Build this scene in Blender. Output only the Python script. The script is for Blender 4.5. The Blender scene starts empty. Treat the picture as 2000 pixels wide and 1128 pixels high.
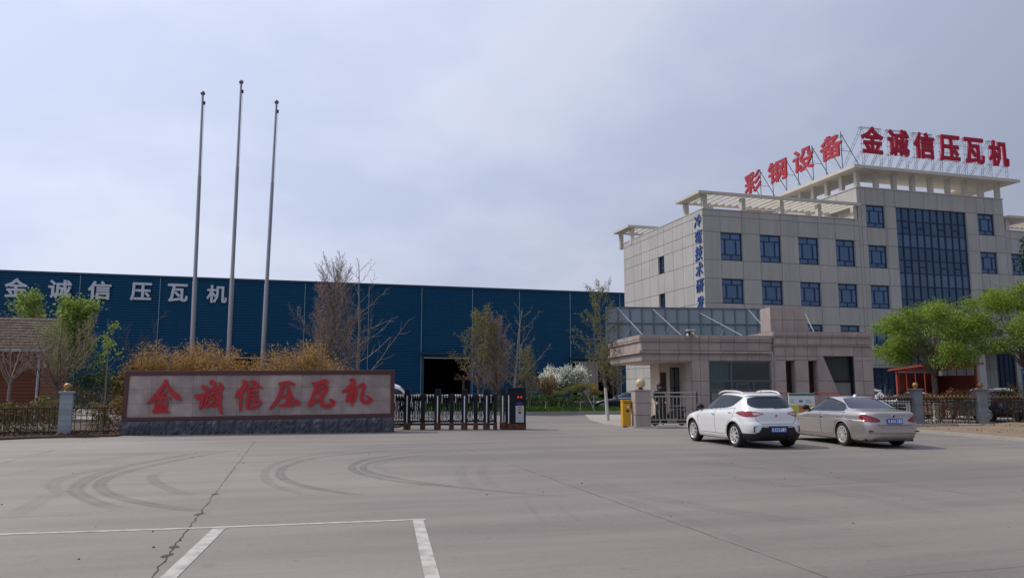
import bpy, bmesh, math, random
import numpy as np
from mathutils import Vector, Matrix

C = bpy.context.scene
COL = C.collection
R = math.radians
TH = R(15.8)

# ------------------------------------------------------------------ camera
cam_d = bpy.data.cameras.new('camera')
cam = bpy.data.objects.new('camera', cam_d)
COL.objects.link(cam)
cam_d.sensor_width = 36.0
cam_d.lens = 1480 / 2000 * 36.0
cam_d.clip_start = 0.1
cam_d.clip_end = 3000
cam.location = (0, 0, 1.6)
cam.rotation_euler = (R(90) + math.atan(193 / 1480), 0, 0)
C.camera = cam

# ------------------------------------------------------------------ sky, sun, exposure
SUN_AZ = math.atan2(-0.93, 0.37)       # clockwise from +Y
SUN_EL = R(50)
world = bpy.data.worlds.new('World')
C.world = world
world.use_nodes = True
wn, wl = world.node_tree.nodes, world.node_tree.links
bg = wn['Background']
bg.inputs['Strength'].default_value = 0.1
sky = wn.new('ShaderNodeTexSky')
sky.sky_type = 'NISHITA'
sky.sun_disc = False
sky.sun_elevation = SUN_EL
sky.sun_rotation = SUN_AZ
sky.air_density = 1.0
sky.dust_density = 3.0
sky.ozone_density = 1.5
tc = wn.new('ShaderNodeTexCoord')
sep = wn.new('ShaderNodeSeparateXYZ')
wl.new(tc.outputs['Generated'], sep.inputs[0])
def wmath(op, a, b):
    n = wn.new('ShaderNodeMath'); n.operation = op
    for i, v in enumerate((a, b)):
        if isinstance(v, (int, float)): n.inputs[i].default_value = v
        else: wl.new(v, n.inputs[i])
    return n.outputs[0]
zz = wmath('ADD', wmath('MAXIMUM', sep.outputs[2], 0.0), 0.30)
cmb = wn.new('ShaderNodeCombineXYZ')
wl.new(wmath('DIVIDE', sep.outputs[0], zz), cmb.inputs[0])
wl.new(wmath('DIVIDE', sep.outputs[1], zz), cmb.inputs[1])
nz = wn.new('ShaderNodeTexNoise')
nz.inputs['Scale'].default_value = 1.25
nz.inputs['Detail'].default_value = 5
nz.inputs['Roughness'].default_value = 0.5
wl.new(cmb.outputs[0], nz.inputs['Vector'])
rmp = wn.new('ShaderNodeValToRGB')
rmp.color_ramp.elements[0].position = 0.42
rmp.color_ramp.elements[0].color = (5.1, 5.7, 7.45, 1)
rmp.color_ramp.elements[1].position = 0.57
rmp.color_ramp.elements[1].color = (6.25, 6.68, 8.25, 1)
wl.new(nz.outputs['Fac'], rmp.inputs['Fac'])
# bright milky haze towards the sun, darker sky away from it
dp = wn.new('ShaderNodeVectorMath'); dp.operation = 'DOT_PRODUCT'
wl.new(tc.outputs['Generated'], dp.inputs[0])
dp.inputs[1].default_value = (math.sin(SUN_AZ) * math.cos(SUN_EL), math.cos(SUN_AZ) * math.cos(SUN_EL), math.sin(SUN_EL))
glow = wn.new('ShaderNodeMapRange')
glow.inputs['From Min'].default_value = -0.5
glow.inputs['From Max'].default_value = 1.0
glow.inputs['To Min'].default_value = 0.30
glow.inputs['To Max'].default_value = 2.35
wl.new(dp.outputs['Value'], glow.inputs['Value'])
hz = wn.new('ShaderNodeVectorMath'); hz.operation = 'SCALE'
wl.new(rmp.outputs[0], hz.inputs[0]); wl.new(glow.outputs[0], hz.inputs['Scale'])
mx = wn.new('ShaderNodeMix'); mx.data_type = 'RGBA'
mx.inputs['Factor'].default_value = 0.85
wl.new(sky.outputs[0], mx.inputs['A'])
wl.new(hz.outputs[0], mx.inputs['B'])
wl.new(mx.outputs['Result'], bg.inputs['Color'])

sun_d = bpy.data.lights.new('sun', 'SUN')
sun_d.energy = 3.7
sun_d.angle = R(1.5)
sun_d.color = (1.0, 0.90, 0.76)
sun = bpy.data.objects.new('sun', sun_d)
COL.objects.link(sun)
SV = Vector((math.sin(SUN_AZ) * math.cos(SUN_EL), math.cos(SUN_AZ) * math.cos(SUN_EL), math.sin(SUN_EL)))
sun.rotation_euler = SV.to_track_quat('Z', 'Y').to_euler()
sun.location = SV * 60

C.view_settings.view_transform = 'Standard'
C.view_settings.look = 'None'
C.view_settings.gamma = 1
C.view_settings.exposure = -0.52

# ------------------------------------------------------------------ materials
def mat(name, col, rough=0.7, metal=0.0, var=0.0, vscale=3.0, bump=0.0, bscale=40.0, island=0.0,
        streak=0.0, col2=None, c2scale=1.0, c2lo=0.45, c2hi=0.65, coat=0.0, trans=0.0, spec=0.5, stretch=None):
    m = bpy.data.materials.new(name); m.use_nodes = True
    n, l = m.node_tree.nodes, m.node_tree.links
    b = n['Principled BSDF']
    b.inputs['Roughness'].default_value = rough
    b.inputs['Metallic'].default_value = metal
    b.inputs['Specular IOR Level'].default_value = spec
    if coat: b.inputs['Coat Weight'].default_value = coat; b.inputs['Coat Roughness'].default_value = 0.05
    tcn = n.new('ShaderNodeTexCoord')
    crd = tcn.outputs['Object']
    if stretch:
        mp = n.new('ShaderNodeMapping'); mp.inputs['Scale'].default_value = stretch
        l.new(crd, mp.inputs['Vector']); crd = mp.outputs[0]
    rgb = n.new('ShaderNodeRGB'); rgb.outputs[0].default_value = (*col, 1)
    cur = rgb.outputs[0]
    def noise(scale, vec, det=4):
        t = n.new('ShaderNodeTexNoise'); t.inputs['Scale'].default_value = scale; t.inputs['Detail'].default_value = det
        l.new(vec, t.inputs['Vector']); return t.outputs['Fac']
    if col2:
        rp = n.new('ShaderNodeMapRange'); rp.inputs['From Min'].default_value = c2lo; rp.inputs['From Max'].default_value = c2hi
        l.new(noise(c2scale, crd, 6), rp.inputs['Value'])
        mxn = n.new('ShaderNodeMix'); mxn.data_type = 'RGBA'; mxn.inputs['B'].default_value = (*col2, 1)
        l.new(rp.outputs[0], mxn.inputs['Factor']); l.new(cur, mxn.inputs['A']); cur = mxn.outputs['Result']
    def scale_by(val, lo, hi):
        nonlocal cur
        rp = n.new('ShaderNodeMapRange'); rp.inputs['To Min'].default_value = lo; rp.inputs['To Max'].default_value = hi
        l.new(val, rp.inputs['Value'])
        h = n.new('ShaderNodeHueSaturation'); l.new(rp.outputs[0], h.inputs['Value']); l.new(cur, h.inputs['Color']); cur = h.outputs[0]
    if var: scale_by(noise(vscale, crd), 1 - 1.6 * var, 1 + 1.6 * var)
    if streak:
        mp = n.new('ShaderNodeMapping'); mp.inputs['Scale'].default_value = (1.6, 1.6, 0.12)
        l.new(crd, mp.inputs['Vector']); scale_by(noise(1.5, mp.outputs[0], 5), 1 - 2 * streak, 1 + 1.4 * streak)
    if island:
        g = n.new('ShaderNodeNewGeometry'); scale_by(g.outputs['Random Per Island'], 1 - island, 1 + island)
    l.new(cur, b.inputs['Base Color'])
    if bump:
        bp = n.new('ShaderNodeBump'); bp.inputs['Strength'].default_value = bump; bp.inputs['Distance'].default_value = 0.02
        l.new(noise(bscale, crd, 5), bp.inputs['Height']); l.new(bp.outputs[0], b.inputs['Normal'])
    if trans:
        out = n['Material Output']
        tr = n.new('ShaderNodeBsdfTranslucent'); l.new(cur, tr.inputs['Color'])
        ms = n.new('ShaderNodeMixShader'); ms.inputs[0].default_value = trans
        l.new(b.outputs[0], ms.inputs[1]); l.new(tr.outputs[0], ms.inputs[2]); l.new(ms.outputs[0], out.inputs['Surface'])
    return m

def emis(name, col, s):
    m = bpy.data.materials.new(name); m.use_nodes = True
    b = m.node_tree.nodes['Principled BSDF']
    b.inputs['Base Color'].default_value = (*col, 1)
    b.inputs['Emission Color'].default_value = (*col, 1); b.inputs['Emission Strength'].default_value = s
    return m

def clear_glass(name, tint, fac=0.25, rough=0.03):
    m = bpy.data.materials.new(name); m.use_nodes = True
    n, l = m.node_tree.nodes, m.node_tree.links
    n.remove(n['Principled BSDF'])
    t = n.new('ShaderNodeBsdfTransparent'); t.inputs[0].default_value = (*tint, 1)
    g = n.new('ShaderNodeBsdfGlossy'); g.inputs['Roughness'].default_value = rough; g.inputs[0].default_value = (.85, .9, .95, 1)
    ms = n.new('ShaderNodeMixShader'); ms.inputs[0].default_value = fac
    l.new(t.outputs[0], ms.inputs[1]); l.new(g.outputs[0], ms.inputs[2]); l.new(ms.outputs[0], n['Material Output'].inputs['Surface'])
    return m

M = {}
M['tile'] = mat('beige_panel', (.41, .405, .39), .75, var=.07, vscale=.5, streak=.12, island=.045, bump=.15, bscale=60)
M['joint'] = mat('joint_grey', (.25, .24, .225), .9)
M['slab'] = mat('cream_concrete', (.54, .51, .455), .8, var=.06, vscale=1.2, streak=.06)
M['navy'] = mat('navy_frame', (.012, .028, .075), .4)
M['blueglass'] = mat('blue_coated_glass', (.19, .30, .48), .06, metal=.85, island=.20, var=.03, vscale=.6)
M['curtglass'] = mat('curtain_glass', (.21, .31, .46), .06, metal=.85, island=.10, var=.04, vscale=.5)
M['curtglass2'] = mat('curtain_glass_dark', (.15, .23, .355), .06, metal=.85, island=.10, var=.04, vscale=.5)
M['darkglass'] = mat('dark_glass', (.035, .06, .11), .05, metal=.55, island=.12)
M['black'] = mat('black_void', (.008, .008, .01), .8)
M['granite'] = mat('pink_granite', (.37, .31, .285), .55, var=.13, vscale=2.2, island=.08, bump=.1, bscale=120, streak=.07, spec=.3)
M['gjoint'] = mat('granite_joint', (.07, .055, .05), .9)
M['steelblue'] = mat('blue_grey_sheet', (.30, .37, .42), .6, var=.06, vscale=1.5, island=.05)
M['steelrail'] = mat('stainless', (.45, .43, .41), .32, metal=.9)
M['galv'] = mat('galvanised', (.50, .53, .57), .4, metal=.6, var=.06, vscale=3)
M['corr'] = mat('blue_corrugated_sheet', (.004, .068, .155), .5, var=.06, vscale=.25, streak=.06, spec=.2)
M['corrtrim'] = mat('blue_trim', (.004, .05, .10), .5)
M['whitepipe'] = mat('pale_downpipe', (.17, .28, .37), .5)
M['letterw'] = mat('silver_letter', (.55, .60, .68), .45, var=.05)
M['letterr'] = mat('red_letter', (.43, .010, .042), .4, var=.05)
M['letterred2'] = mat('bright_red_letter', (.36, .010, .026), .5, var=.06)
M['letterb'] = mat('blue_letter', (.012, .06, .26), .45)
M['scaf'] = mat('scaffold_steel', (.10, .13, .17), .5, metal=.3)
M['maroon'] = mat('maroon_granite', (.085, .028, .030), .25, var=.15, vscale=30, spec=.6)
M['pinkstone'] = mat('grey_pink_stone', (.33, .265, .255), .6, var=.22, vscale=2.2, island=.13, bump=.3, bscale=40, col2=(.42, .36, .335), c2scale=1.3, spec=.3)
M['darkstone'] = mat('rough_dark_stone', (.075, .083, .10), .85, var=.25, vscale=6, bump=.6, bscale=9, col2=(.17, .18, .20), c2scale=4, c2lo=.52, c2hi=.72)
M['redpaint'] = mat('red_stroke_paint', (.46, .022, .03), .45, var=.1, vscale=5)
M['pole'] = mat('pole_steel', (.40, .40, .42), .35, metal=.7, var=.05, vscale=2)
M['gatedark'] = mat('gate_dark_blue', (.008, .011, .021), .5, spec=.25)
M['white'] = mat('white_paint', (.74, .74, .74), .4)
M['rust'] = mat('rusty_orange', (.15, .05, .018), .75, var=.3, vscale=12, col2=(.03, .02, .02), c2scale=7)
M['led'] = emis('red_led', (1, .02, .03), 2.0)
M['yellow'] = mat('yellow_paint', (.62, .33, .012), .45, var=.06, vscale=4)
M['globe'] = mat('cream_globe', (.55, .43, .26), .35)
M['gold'] = mat('gold_paint', (.36, .20, .07), .45, metal=.35, var=.15, vscale=8)
M['bluestone'] = mat('blue_grey_tile', (.27, .32, .36), .6, var=.10, vscale=5, island=.10, bump=.2)
M['greytile'] = mat('grey_tile', (.20, .21, .22), .65, var=.12, vscale=5, island=.12, bump=.2)
M['iron'] = mat('black_iron', (.012, .012, .014), .5)
M['wood'] = mat('brown_siding', (.17, .048, .017), .65, var=.14, vscale=3, island=.12, stretch=(.4, .4, 4))
M['wood2'] = mat('light_brown_siding', (.23, .088, .038), .65, var=.12, vscale=3, island=.10, stretch=(.4, .4, 4))
M['shingle'] = mat('brown_shingle', (.085, .058, .048), .9, var=.2, vscale=6, island=.30)
M['bark'] = mat('bark', (.13, .105, .085), .95, var=.25, vscale=14, bump=.5, bscale=30)
M['barklight'] = mat('pale_bark', (.26, .225, .185), .95, var=.2, vscale=14, bump=.4, bscale=30)
M['twig'] = mat('brown_twig', (.31, .235, .19), .95, island=.3)
M['lime'] = mat('whitewash', (.55, .54, .51), .9, var=.1, vscale=8)
def leafm(name, col, isl=.35, tr=.35): return mat(name, col, .6, island=isl, trans=tr, spec=.25)
M['leafg'] = leafm('fresh_green_leaf', (.225, .32, .05), .5, .48)
M['leafpop'] = leafm('light_green_leaf', (.24, .33, .07), .3, .45)
M['leafold'] = leafm('olive_leaf', (.19, .185, .055), .35, .4)
M['leafdk'] = leafm('dark_green_leaf', (.035, .075, .025), tr=.2)
M['leafbamboo'] = leafm('straw_bamboo_leaf', (.43, .27, .10), .40, .4)
M['leafbrown'] = leafm('dry_brown_leaf', (.24, .115, .05), .45, .25)
M['leafdead'] = leafm('fallen_leaf', (.14, .085, .055), .5, .1)
M['petal'] = leafm('white_petal', (.72, .72, .64), .12, .3)
M['grass'] = leafm('grass_blade', (.075, .15, .025), .35, .3)
M['soil'] = mat('dry_soil', (.21, .155, .105), .95, var=.22, vscale=3, bump=.6, bscale=12)
M['leafsoil'] = mat('leaf_mould', (.10, .070, .05), .95, var=.3, vscale=4, bump=.6, bscale=14)
M['lawn'] = mat('lawn_soil', (.05, .095, .022), .95, var=.3, vscale=2, bump=.4, bscale=20)
M['kerb'] = mat('kerb_concrete', (.34, .32, .29), .9, var=.12, vscale=3, bump=.3)
M['orangered'] = mat('orange_red_steel', (.36, .055, .028), .5, var=.08, vscale=3)
M['darkred'] = mat('dark_red_sheet', (.20, .035, .025), .55, var=.1, vscale=2)
M['browncanopy'] = mat('brown_timber', (.09, .04, .03), .7, var=.15)
M['greywall'] = mat('grey_plaster', (.25, .245, .23), .9, var=.12, vscale=.8, streak=.1)
M['carwhite'] = mat('white_car_paint', (.70, .71, .72), .28, coat=.6, var=.02, vscale=1.5, streak=.05)
M['carsilver'] = mat('champagne_car_paint', (.50, .46, .44), .26, metal=.6, coat=.7, var=.02)
M['carblack'] = mat('dark_car_paint', (.015, .018, .03), .25, coat=.8)
M['carglass'] = mat('tinted_car_glass', (.022, .034, .05), .04, metal=.35)
M['carglass2'] = mat('tinted_rear_glass', (.05, .055, .10), .05, metal=.5)
M['plastic'] = mat('black_plastic', (.014, .014, .015), .55)
M['rubber'] = mat('tyre_rubber', (.013, .013, .014), .8, bump=.2, bscale=60)
M['alloy'] = mat('alloy_rim', (.72, .71, .70), .35, metal=.45)
M['chrome'] = mat('chrome', (.75, .76, .78), .12, metal=1)
M['brakegrey'] = mat('exhaust_grey', (.10, .09, .085), .35, metal=.8)
M['redlamp'] = mat('red_lamp', (.22, .006, .016), .12, coat=.6)
M['clearlamp'] = mat('pale_lamp', (.62, .40, .40), .15, coat=1)
M['platebl'] = mat('plate_blue', (.010, .075, .42), .4)
M['platewh'] = mat('plate_white', (.78, .8, .84), .4)
M['seam'] = mat('panel_seam', (.02, .02, .02), .9)
M['boardwhite'] = mat('board_white', (.66, .67, .67), .5)
M['boardgreen'] = mat('board_green', (.02, .16, .12), .5)
M['boardyellow'] = mat('board_yellow', (.55, .50, .05), .5)
M['boardorange'] = mat('board_orange', (.52, .19, .05), .5)
M['boardblue'] = mat('board_blue', (.05, .20, .32), .5)
M['skin'] = mat('skin', (.45, .27, .19), .55)
M['hair'] = mat('black_hair', (.012, .010, .009), .5)
M['jacket'] = mat('dark_jacket', (.02, .022, .03), .85)
M['trouser'] = mat('dark_trousers', (.015, .015, .018), .9)
M['curtain'] = mat('teal_blind', (.30, .44, .44), .8)
M['roomdark'] = mat('dim_room_wall', (.20, .17, .15), .9)
M['paleplaster'] = mat('pale_plaster', (.50, .43, .35), .85, var=.08, vscale=1.5)
M['boothglass'] = clear_glass('booth_glass', (.38, .50, .50), .20)
M['smokeglass'] = mat('smoked_glass', (.055, .065, .06), .08, var=.1, vscale=1.2, metal=.2)
M['greypanel'] = mat('grey_panel', (.20, .20, .195), .6, var=.12, vscale=4)
M['linewhite'] = mat('worn_road_paint', (.47, .45, .43), .8, col2=(.30, .272, .25), c2scale=6, c2lo=.42, c2hi=.70)

# ------------------------------------------------------------------ mesh helpers
class MB:
    def __init__(s): s.V = []; s.F = []; s.I = []
    def add(s, V, F, mi=0):
        o = len(s.V); s.V += [tuple(v) for v in V]
        s.F += [tuple(i + o for i in f) for f in F]; s.I += [mi] * len(F); return s
    def box(s, x0, x1, y0, y1, z0, z1, mi=0):
        V = [(x0, y0, z0), (x1, y0, z0), (x1, y1, z0), (x0, y1, z0), (x0, y0, z1), (x1, y0, z1), (x1, y1, z1), (x0, y1, z1)]
        return s.add(V, [(0, 3, 2, 1), (4, 5, 6, 7), (0, 1, 5, 4), (1, 2, 6, 5), (2, 3, 7, 6), (3, 0, 4, 7)], mi)
    def beam(s, p0, p1, w, h=None, mi=0, up=(0, 0, 1)):
        h = h or w; p0 = Vector(p0); p1 = Vector(p1); d = (p1 - p0).normalized(); u = Vector(up)
        if abs(d.dot(u)) > .98: u = Vector((0, 1, 0))
        a = d.cross(u).normalized() * (w / 2); b = a.cross(d).normalized() * (h / 2)
        V = [p + a * i + b * j for p in (p0, p1) for i, j in ((-1, -1), (1, -1), (1, 1), (-1, 1))]
        return s.add(V, [(0, 1, 2, 3), (7, 6, 5, 4), (0, 4, 5, 1), (1, 5, 6, 2), (2, 6, 7, 3), (3, 7, 4, 0)], mi)
    def tube(s, p0, p1, r0, r1=None, n=8, mi=0): return s.path([p0, p1], [r0, r0 if r1 is None else r1], n, mi)
    def path(s, P, rad, n=8, mi=0, closed=False):
        P = [Vector(p) for p in P]
        if isinstance(rad, (int, float)): rad = [rad] * len(P)
        V = []; F = []; k = len(P); ref = None
        for i, p in enumerate(P):
            if closed: d = P[(i + 1) % k] - P[i - 1]
            else: d = P[min(i + 1, k - 1)] - P[max(i - 1, 0)]
            d.normalize()
            if ref is None:
                ref = Vector((0, 0, 1)) if abs(d.z) < .9 else Vector((1, 0, 0))
            a = d.cross(ref).normalized(); b = a.cross(d).normalized(); ref = b
            for j in range(n):
                t = 2 * math.pi * j / n; V.append(p + (a * math.cos(t) + b * math.sin(t)) * rad[i])
        for i in range(k if closed else k - 1):
            for j in range(n):
                q = (i + 1) % k
                F.append((i * n + j, i * n + (j + 1) % n, q * n + (j + 1) % n, q * n + j))
        if not closed: F += [tuple(range(n))[::-1], tuple((k - 1) * n + j for j in range(n))]
        return s.add(V, F, mi)
    def lathe(s, prof, o=(0, 0, 0), n=20, axis='z', mi=0, cap=True):
        V = []; F = []
        for r, h in prof:
            for j in range(n):
                t = 2 * math.pi * j / n; a, b = r * math.cos(t), r * math.sin(t)
                V.append({'z': (o[0] + a, o[1] + b, o[2] + h), 'x': (o[0] + h, o[1] + a, o[2] + b), 'y': (o[0] + b, o[1] + h, o[2] + a)}[axis])
        k = len(prof)
        for i in range(k - 1):
            for j in range(n): F.append((i * n + j, i * n + (j + 1) % n, (i + 1) * n + (j + 1) % n, (i + 1) * n + j))
        if cap and prof[0][0] > 1e-5: F.append(tuple(range(n))[::-1])
        if cap and prof[-1][0] > 1e-5: F.append(tuple((k - 1) * n + j for j in range(n)))
        return s.add(V, F, mi)
    def ball(s, c, r, n=14, mi=0, sz=1.0):
        k = max(6, n // 2)
        return s.lathe([(r * math.sin(math.pi * i / k) + 1e-6, -r * sz * math.cos(math.pi * i / k)) for i in range(k + 1)], c, n, 'z', mi)
    def prism(s, poly, y0, y1, mi=0):      # polygon in x-z, extruded along y
        n = len(poly)
        V = [(x, y0, z) for x, z in poly] + [(x, y1, z) for x, z in poly]
        return s.add(V, [tuple(range(n)), tuple(range(2 * n - 1, n - 1, -1))] + [(i, i + n, (i + 1) % n + n, (i + 1) % n) for i in range(n)], mi)
    def prismz(s, poly, z0, z1, mi=0):
        n = len(poly)
        V = [(x, y, z0) for x, y in poly] + [(x, y, z1) for x, y in poly]
        return s.add(V, [tuple(range(n))[::-1], tuple(range(n, 2 * n))] + [(i, (i + 1) % n, (i + 1) % n + n, i + n) for i in range(n)], mi)
    def build(s, name, mats, parent=None, smooth=False, bevel=0):
        me = bpy.data.meshes.new(name); me.from_pydata(s.V, [], s.F)
        if not isinstance(mats, (list, tuple)): mats = [mats]
        for m in mats: me.materials.append(M[m] if isinstance(m, str) else m)
        if len(mats) > 1: me.polygons.foreach_set('material_index', s.I)
        if smooth:
            me.polygons.foreach_set('use_smooth', [True] * len(s.F))
            me.set_sharp_from_angle(angle=R(42))
        me.update()
        o = bpy.data.objects.new(name, me); COL.objects.link(o)
        if parent: o.parent = parent
        if bevel:
            b = o.modifiers.new('bevel', 'BEVEL'); b.width = bevel; b.segments = 2; b.limit_method = 'ANGLE'
        return o

def tag(o, label=None, cat=None, group=None, kind=None):
    if label: o['label'] = label
    if cat: o['category'] = cat
    if group: o['group'] = group
    if kind: o['kind'] = kind
    return o
def thing(name, label, cat, loc=(0, 0, 0), rz=0, group=None):
    o = bpy.data.objects.new(name, None); COL.objects.link(o)
    o.empty_display_size = .2; o.location = loc; o.rotation_euler = (0, 0, rz)
    return tag(o, label, cat, group)
def struct(o): o['kind'] = 'structure'; return o
def copy_tree(o, parent=None):
    c = o.copy(); COL.objects.link(c)
    if parent: c.parent = parent
    for ch in list(o.children): copy_tree(ch, c)
    return c

def np_mesh(name, V, F, m, parent=None, smooth=False):
    me = bpy.data.meshes.new(name); V = np.asarray(V, dtype=np.float32); F = np.asarray(F, dtype=np.int32)
    k = F.shape[1]
    me.vertices.add(len(V)); me.vertices.foreach_set('co', V.ravel())
    me.loops.add(F.size); me.loops.foreach_set('vertex_index', F.ravel())
    me.polygons.add(len(F)); me.polygons.foreach_set('loop_start', np.arange(0, F.size, k, dtype=np.int32))
    if smooth: me.polygons.foreach_set('use_smooth', np.ones(len(F), dtype=bool))
    me.materials.append(M[m] if isinstance(m, str) else m)
    me.update(calc_edges=True); me.validate()
    o = bpy.data.objects.new(name, me); COL.objects.link(o)
    if parent: o.parent = parent
    return o

def quads(P, size, rng, aspect=.5, droop=0.0, axis=None):
    """leaf-shaped quads at P"""
    n = len(P); P = np.asarray(P)
    a = rng.normal(size=(n, 3)) if axis is None else np.asarray(axis) + rng.normal(size=(n, 3)) * .35
    a[:, 2] -= droop
    a /= np.linalg.norm(a, axis=1)[:, None]
    b = np.cross(a, rng.normal(size=(n, 3))); b /= np.linalg.norm(b, axis=1)[:, None] + 1e-9
    L = (size * rng.uniform(.6, 1.35, n))[:, None]; W = L * aspect
    V = np.stack([P, P + a * L * .5 + b * W * .5, P + a * L, P + a * L * .5 - b * W * .5], 1).reshape(-1, 3)
    return V, np.arange(4 * n).reshape(n, 4)

def tubes(segs, n=5):
    S = np.array([[*p, *q, r, t] for p, q, r, t in segs], dtype=float)
    p, q, r0, r1 = S[:, :3], S[:, 3:6], S[:, 6], S[:, 7]
    d = q - p; d /= np.linalg.norm(d, axis=1)[:, None] + 1e-9
    ref = np.where(np.abs(d[:, 2:3]) > .9, [[1., 0, 0]], [[0, 0, 1.]])
    a = np.cross(d, ref); a /= np.linalg.norm(a, axis=1)[:, None]; b = np.cross(a, d)
    t = np.arange(n) * 2 * math.pi / n
    ring = a[:, None] * np.cos(t)[None, :, None] + b[:, None] * np.sin(t)[None, :, None]
    V = np.concatenate([p[:, None] + ring * r0[:, None, None], q[:, None] + ring * r1[:, None, None]], 1)
    k = len(S); j = np.arange(n); base = (np.arange(k) * 2 * n)[:, None]
    F = np.stack([base + j, base + (j + 1) % n, base + n + (j + 1) % n, base + n + j], 2).reshape(-1, 4)
    return V.reshape(-1, 3), F

def panel_wall(mb, xs, zs, holes, gap=.04, t=.03, back=.0, mi=0, ji=1):
    """stone panels as real slabs in front of a dark backing, facing -y; holes are (x0,x1,z0,z1)"""
    xs = sorted(set(round(x, 3) for x in xs)); zs = sorted(set(round(z, 3) for z in zs)); g = gap / 2
    for i in range(len(xs) - 1):
        for j in range(len(zs) - 1):
            x0, x1, z0, z1 = xs[i], xs[i + 1], zs[j], zs[j + 1]; cx, cz = (x0 + x1) / 2, (z0 + z1) / 2
            if any(h[0] < cx < h[1] and h[2] < cz < h[3] for h in holes): continue
            mb.add([(x0, back, z0), (x1, back, z0), (x1, back, z1), (x0, back, z1)], [(0, 1, 2, 3)], ji)
            a, b, c, d = x0 + g, x1 - g, z0 + g, z1 - g; y = back - t
            V = [(a, y, c), (b, y, c), (b, y, d), (a, y, d), (a, back, c), (b, back, c), (b, back, d), (a, back, d)]
            mb.add(V, [(0, 1, 2, 3), (0, 4, 5, 1), (1, 5, 6, 2), (2, 6, 7, 3), (3, 7, 4, 0)], mi)
    for (x0, x1, z0, z1) in holes:
        y0, y1 = back - t + .002, back + .22
        V = [(x0, y0, z0), (x1, y0, z0), (x1, y0, z1), (x0, y0, z1), (x0, y1, z0), (x1, y1, z0), (x1, y1, z1), (x0, y1, z1)]
        mb.add(V, [(0, 4, 5, 1), (1, 5, 6, 2), (2, 6, 7, 3), (3, 7, 4, 0)], mi)

# ---- glyphs
def glyph(ch, w, h, bold, depth, flip=False):
    """thickened character as a solid; spans x 0..w, z 0..h, front at y=0, back at y=depth"""
    cu = bpy.data.curves.new('glyph', 'FONT'); cu.body = ch; cu.size = 1; cu.resolution_u = 2
    ob = bpy.data.objects.new('glyph', cu); COL.objects.link(ob)
    dg = bpy.context.evaluated_depsgraph_get()
    me = bpy.data.meshes.new_from_object(ob.evaluated_get(dg))
    bm = bmesh.new(); bm.from_mesh(me)
    bmesh.ops.remove_doubles(bm, verts=bm.verts, dist=1e-5)
    P = [(v.co.x, v.co.y) for v in bm.verts]; bm.verts.index_update()
    Fs = [[v.index for v in f.verts] for f in bm.faces]
    E = [(e.verts[0].index, e.verts[1].index) for e in bm.edges if len(e.link_faces) == 1]
    bm.free(); bpy.data.objects.remove(ob); bpy.data.curves.remove(cu); bpy.data.meshes.remove(me)
    xs = [p[0] for p in P]; ys = [p[1] for p in P]
    x0, x1, y0, y1 = min(xs) - bold, max(xs) + bold, min(ys) - bold, max(ys) + bold
    sx, sy = w / (x1 - x0), h / (y1 - y0)
    T = lambda x, y: ((x - x0) * sx, (y - y0) * sy)
    mb = MB(); n = len(P); Q = [T(*p) for p in P]
    mb.add([(x, 0, z) for x, z in Q] + [(x, depth, z) for x, z in Q],
           [tuple(f) for f in Fs] + [tuple(i + n for i in f[::-1]) for f in Fs] + [(a, b, b + n, a + n) for a, b in E])
    if bold:
        for k, (a, b) in enumerate(E):
            ax, ay = P[a]; bx, by = P[b]; L = math.hypot(bx - ax, by - ay)
            if L < 1e-4: continue
            ux, uy = (bx - ax) / L * bold, (by - ay) / L * bold; e = .55
            poly = [T(ax - ux * e - uy, ay - uy * e + ux), T(bx + ux * e - uy, by + uy * e + ux), T(bx + ux * e + uy, by + uy * e - ux), T(ax - ux * e + uy, ay - uy * e - ux)]
            off = depth * (.02 + .012 * (k % 17)); mb.prism(poly, off, depth - off)
    return mb

def brush(strokes, sx, sz, depth):
    """calligraphic strokes: lists of (x,y,width) in the tracing grid; y runs down"""
    mb = MB()
    for si, st in enumerate(strokes):
        pts = [np.array(p, float) for p in st]
        ext = [2 * pts[0] - pts[1]] + pts + [2 * pts[-1] - pts[-2]]; cur = []
        for i in range(1, len(ext) - 2):
            for t in np.linspace(0, 1, 7)[:-1]:
                p0, p1, p2, p3 = ext[i - 1:i + 3]
                cur.append(.5 * (2 * p1 + (p2 - p0) * t + (2 * p0 - 5 * p1 + 4 * p2 - p3) * t * t + (3 * p1 - p0 - 3 * p2 + p3) * t ** 3))
        cur.append(pts[-1]); n = len(cur)
        y0 = si * .0022
        L, Rr = [], []
        for i, c in enumerate(cur):
            d = cur[min(i + 1, n - 1)][:2] - cur[max(i - 1, 0)][:2]; d /= np.linalg.norm(d) + 1e-9
            nv = np.array([-d[1], d[0]]) * max(c[2], 12) / 2; L.append(c[:2] + nv); Rr.append(c[:2] - nv)
        V = []
        for a, b in zip(L, Rr):
            for y in (y0, depth): V += [(a[0] * sx, y, -a[1] * sz), (b[0] * sx, y, -b[1] * sz)]
        F = []
        for i in range(n - 1):
            o, q = 4 * i, 4 * i + 4
            F += [(o, o + 1, q + 1, q), (o + 2, q + 2, q + 3, o + 3), (o, q, q + 2, o + 2), (o + 1, o + 3, q + 3, q + 1)]
        F += [(0, 2, 3, 1), (4 * n - 4, 4 * n - 3, 4 * n - 1, 4 * n - 2)]
        mb.add(V, F)
        for c in (cur[0], cur[-1]):
            r = max(c[2], 12) / 2
            mb.prism([((c[0] + r * math.cos(t)) * sx, -(c[1] + r * math.sin(t)) * sz) for t in np.linspace(0, 2 * math.pi, 11)[:-1]], y0 + .001, depth)
    return mb

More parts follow.
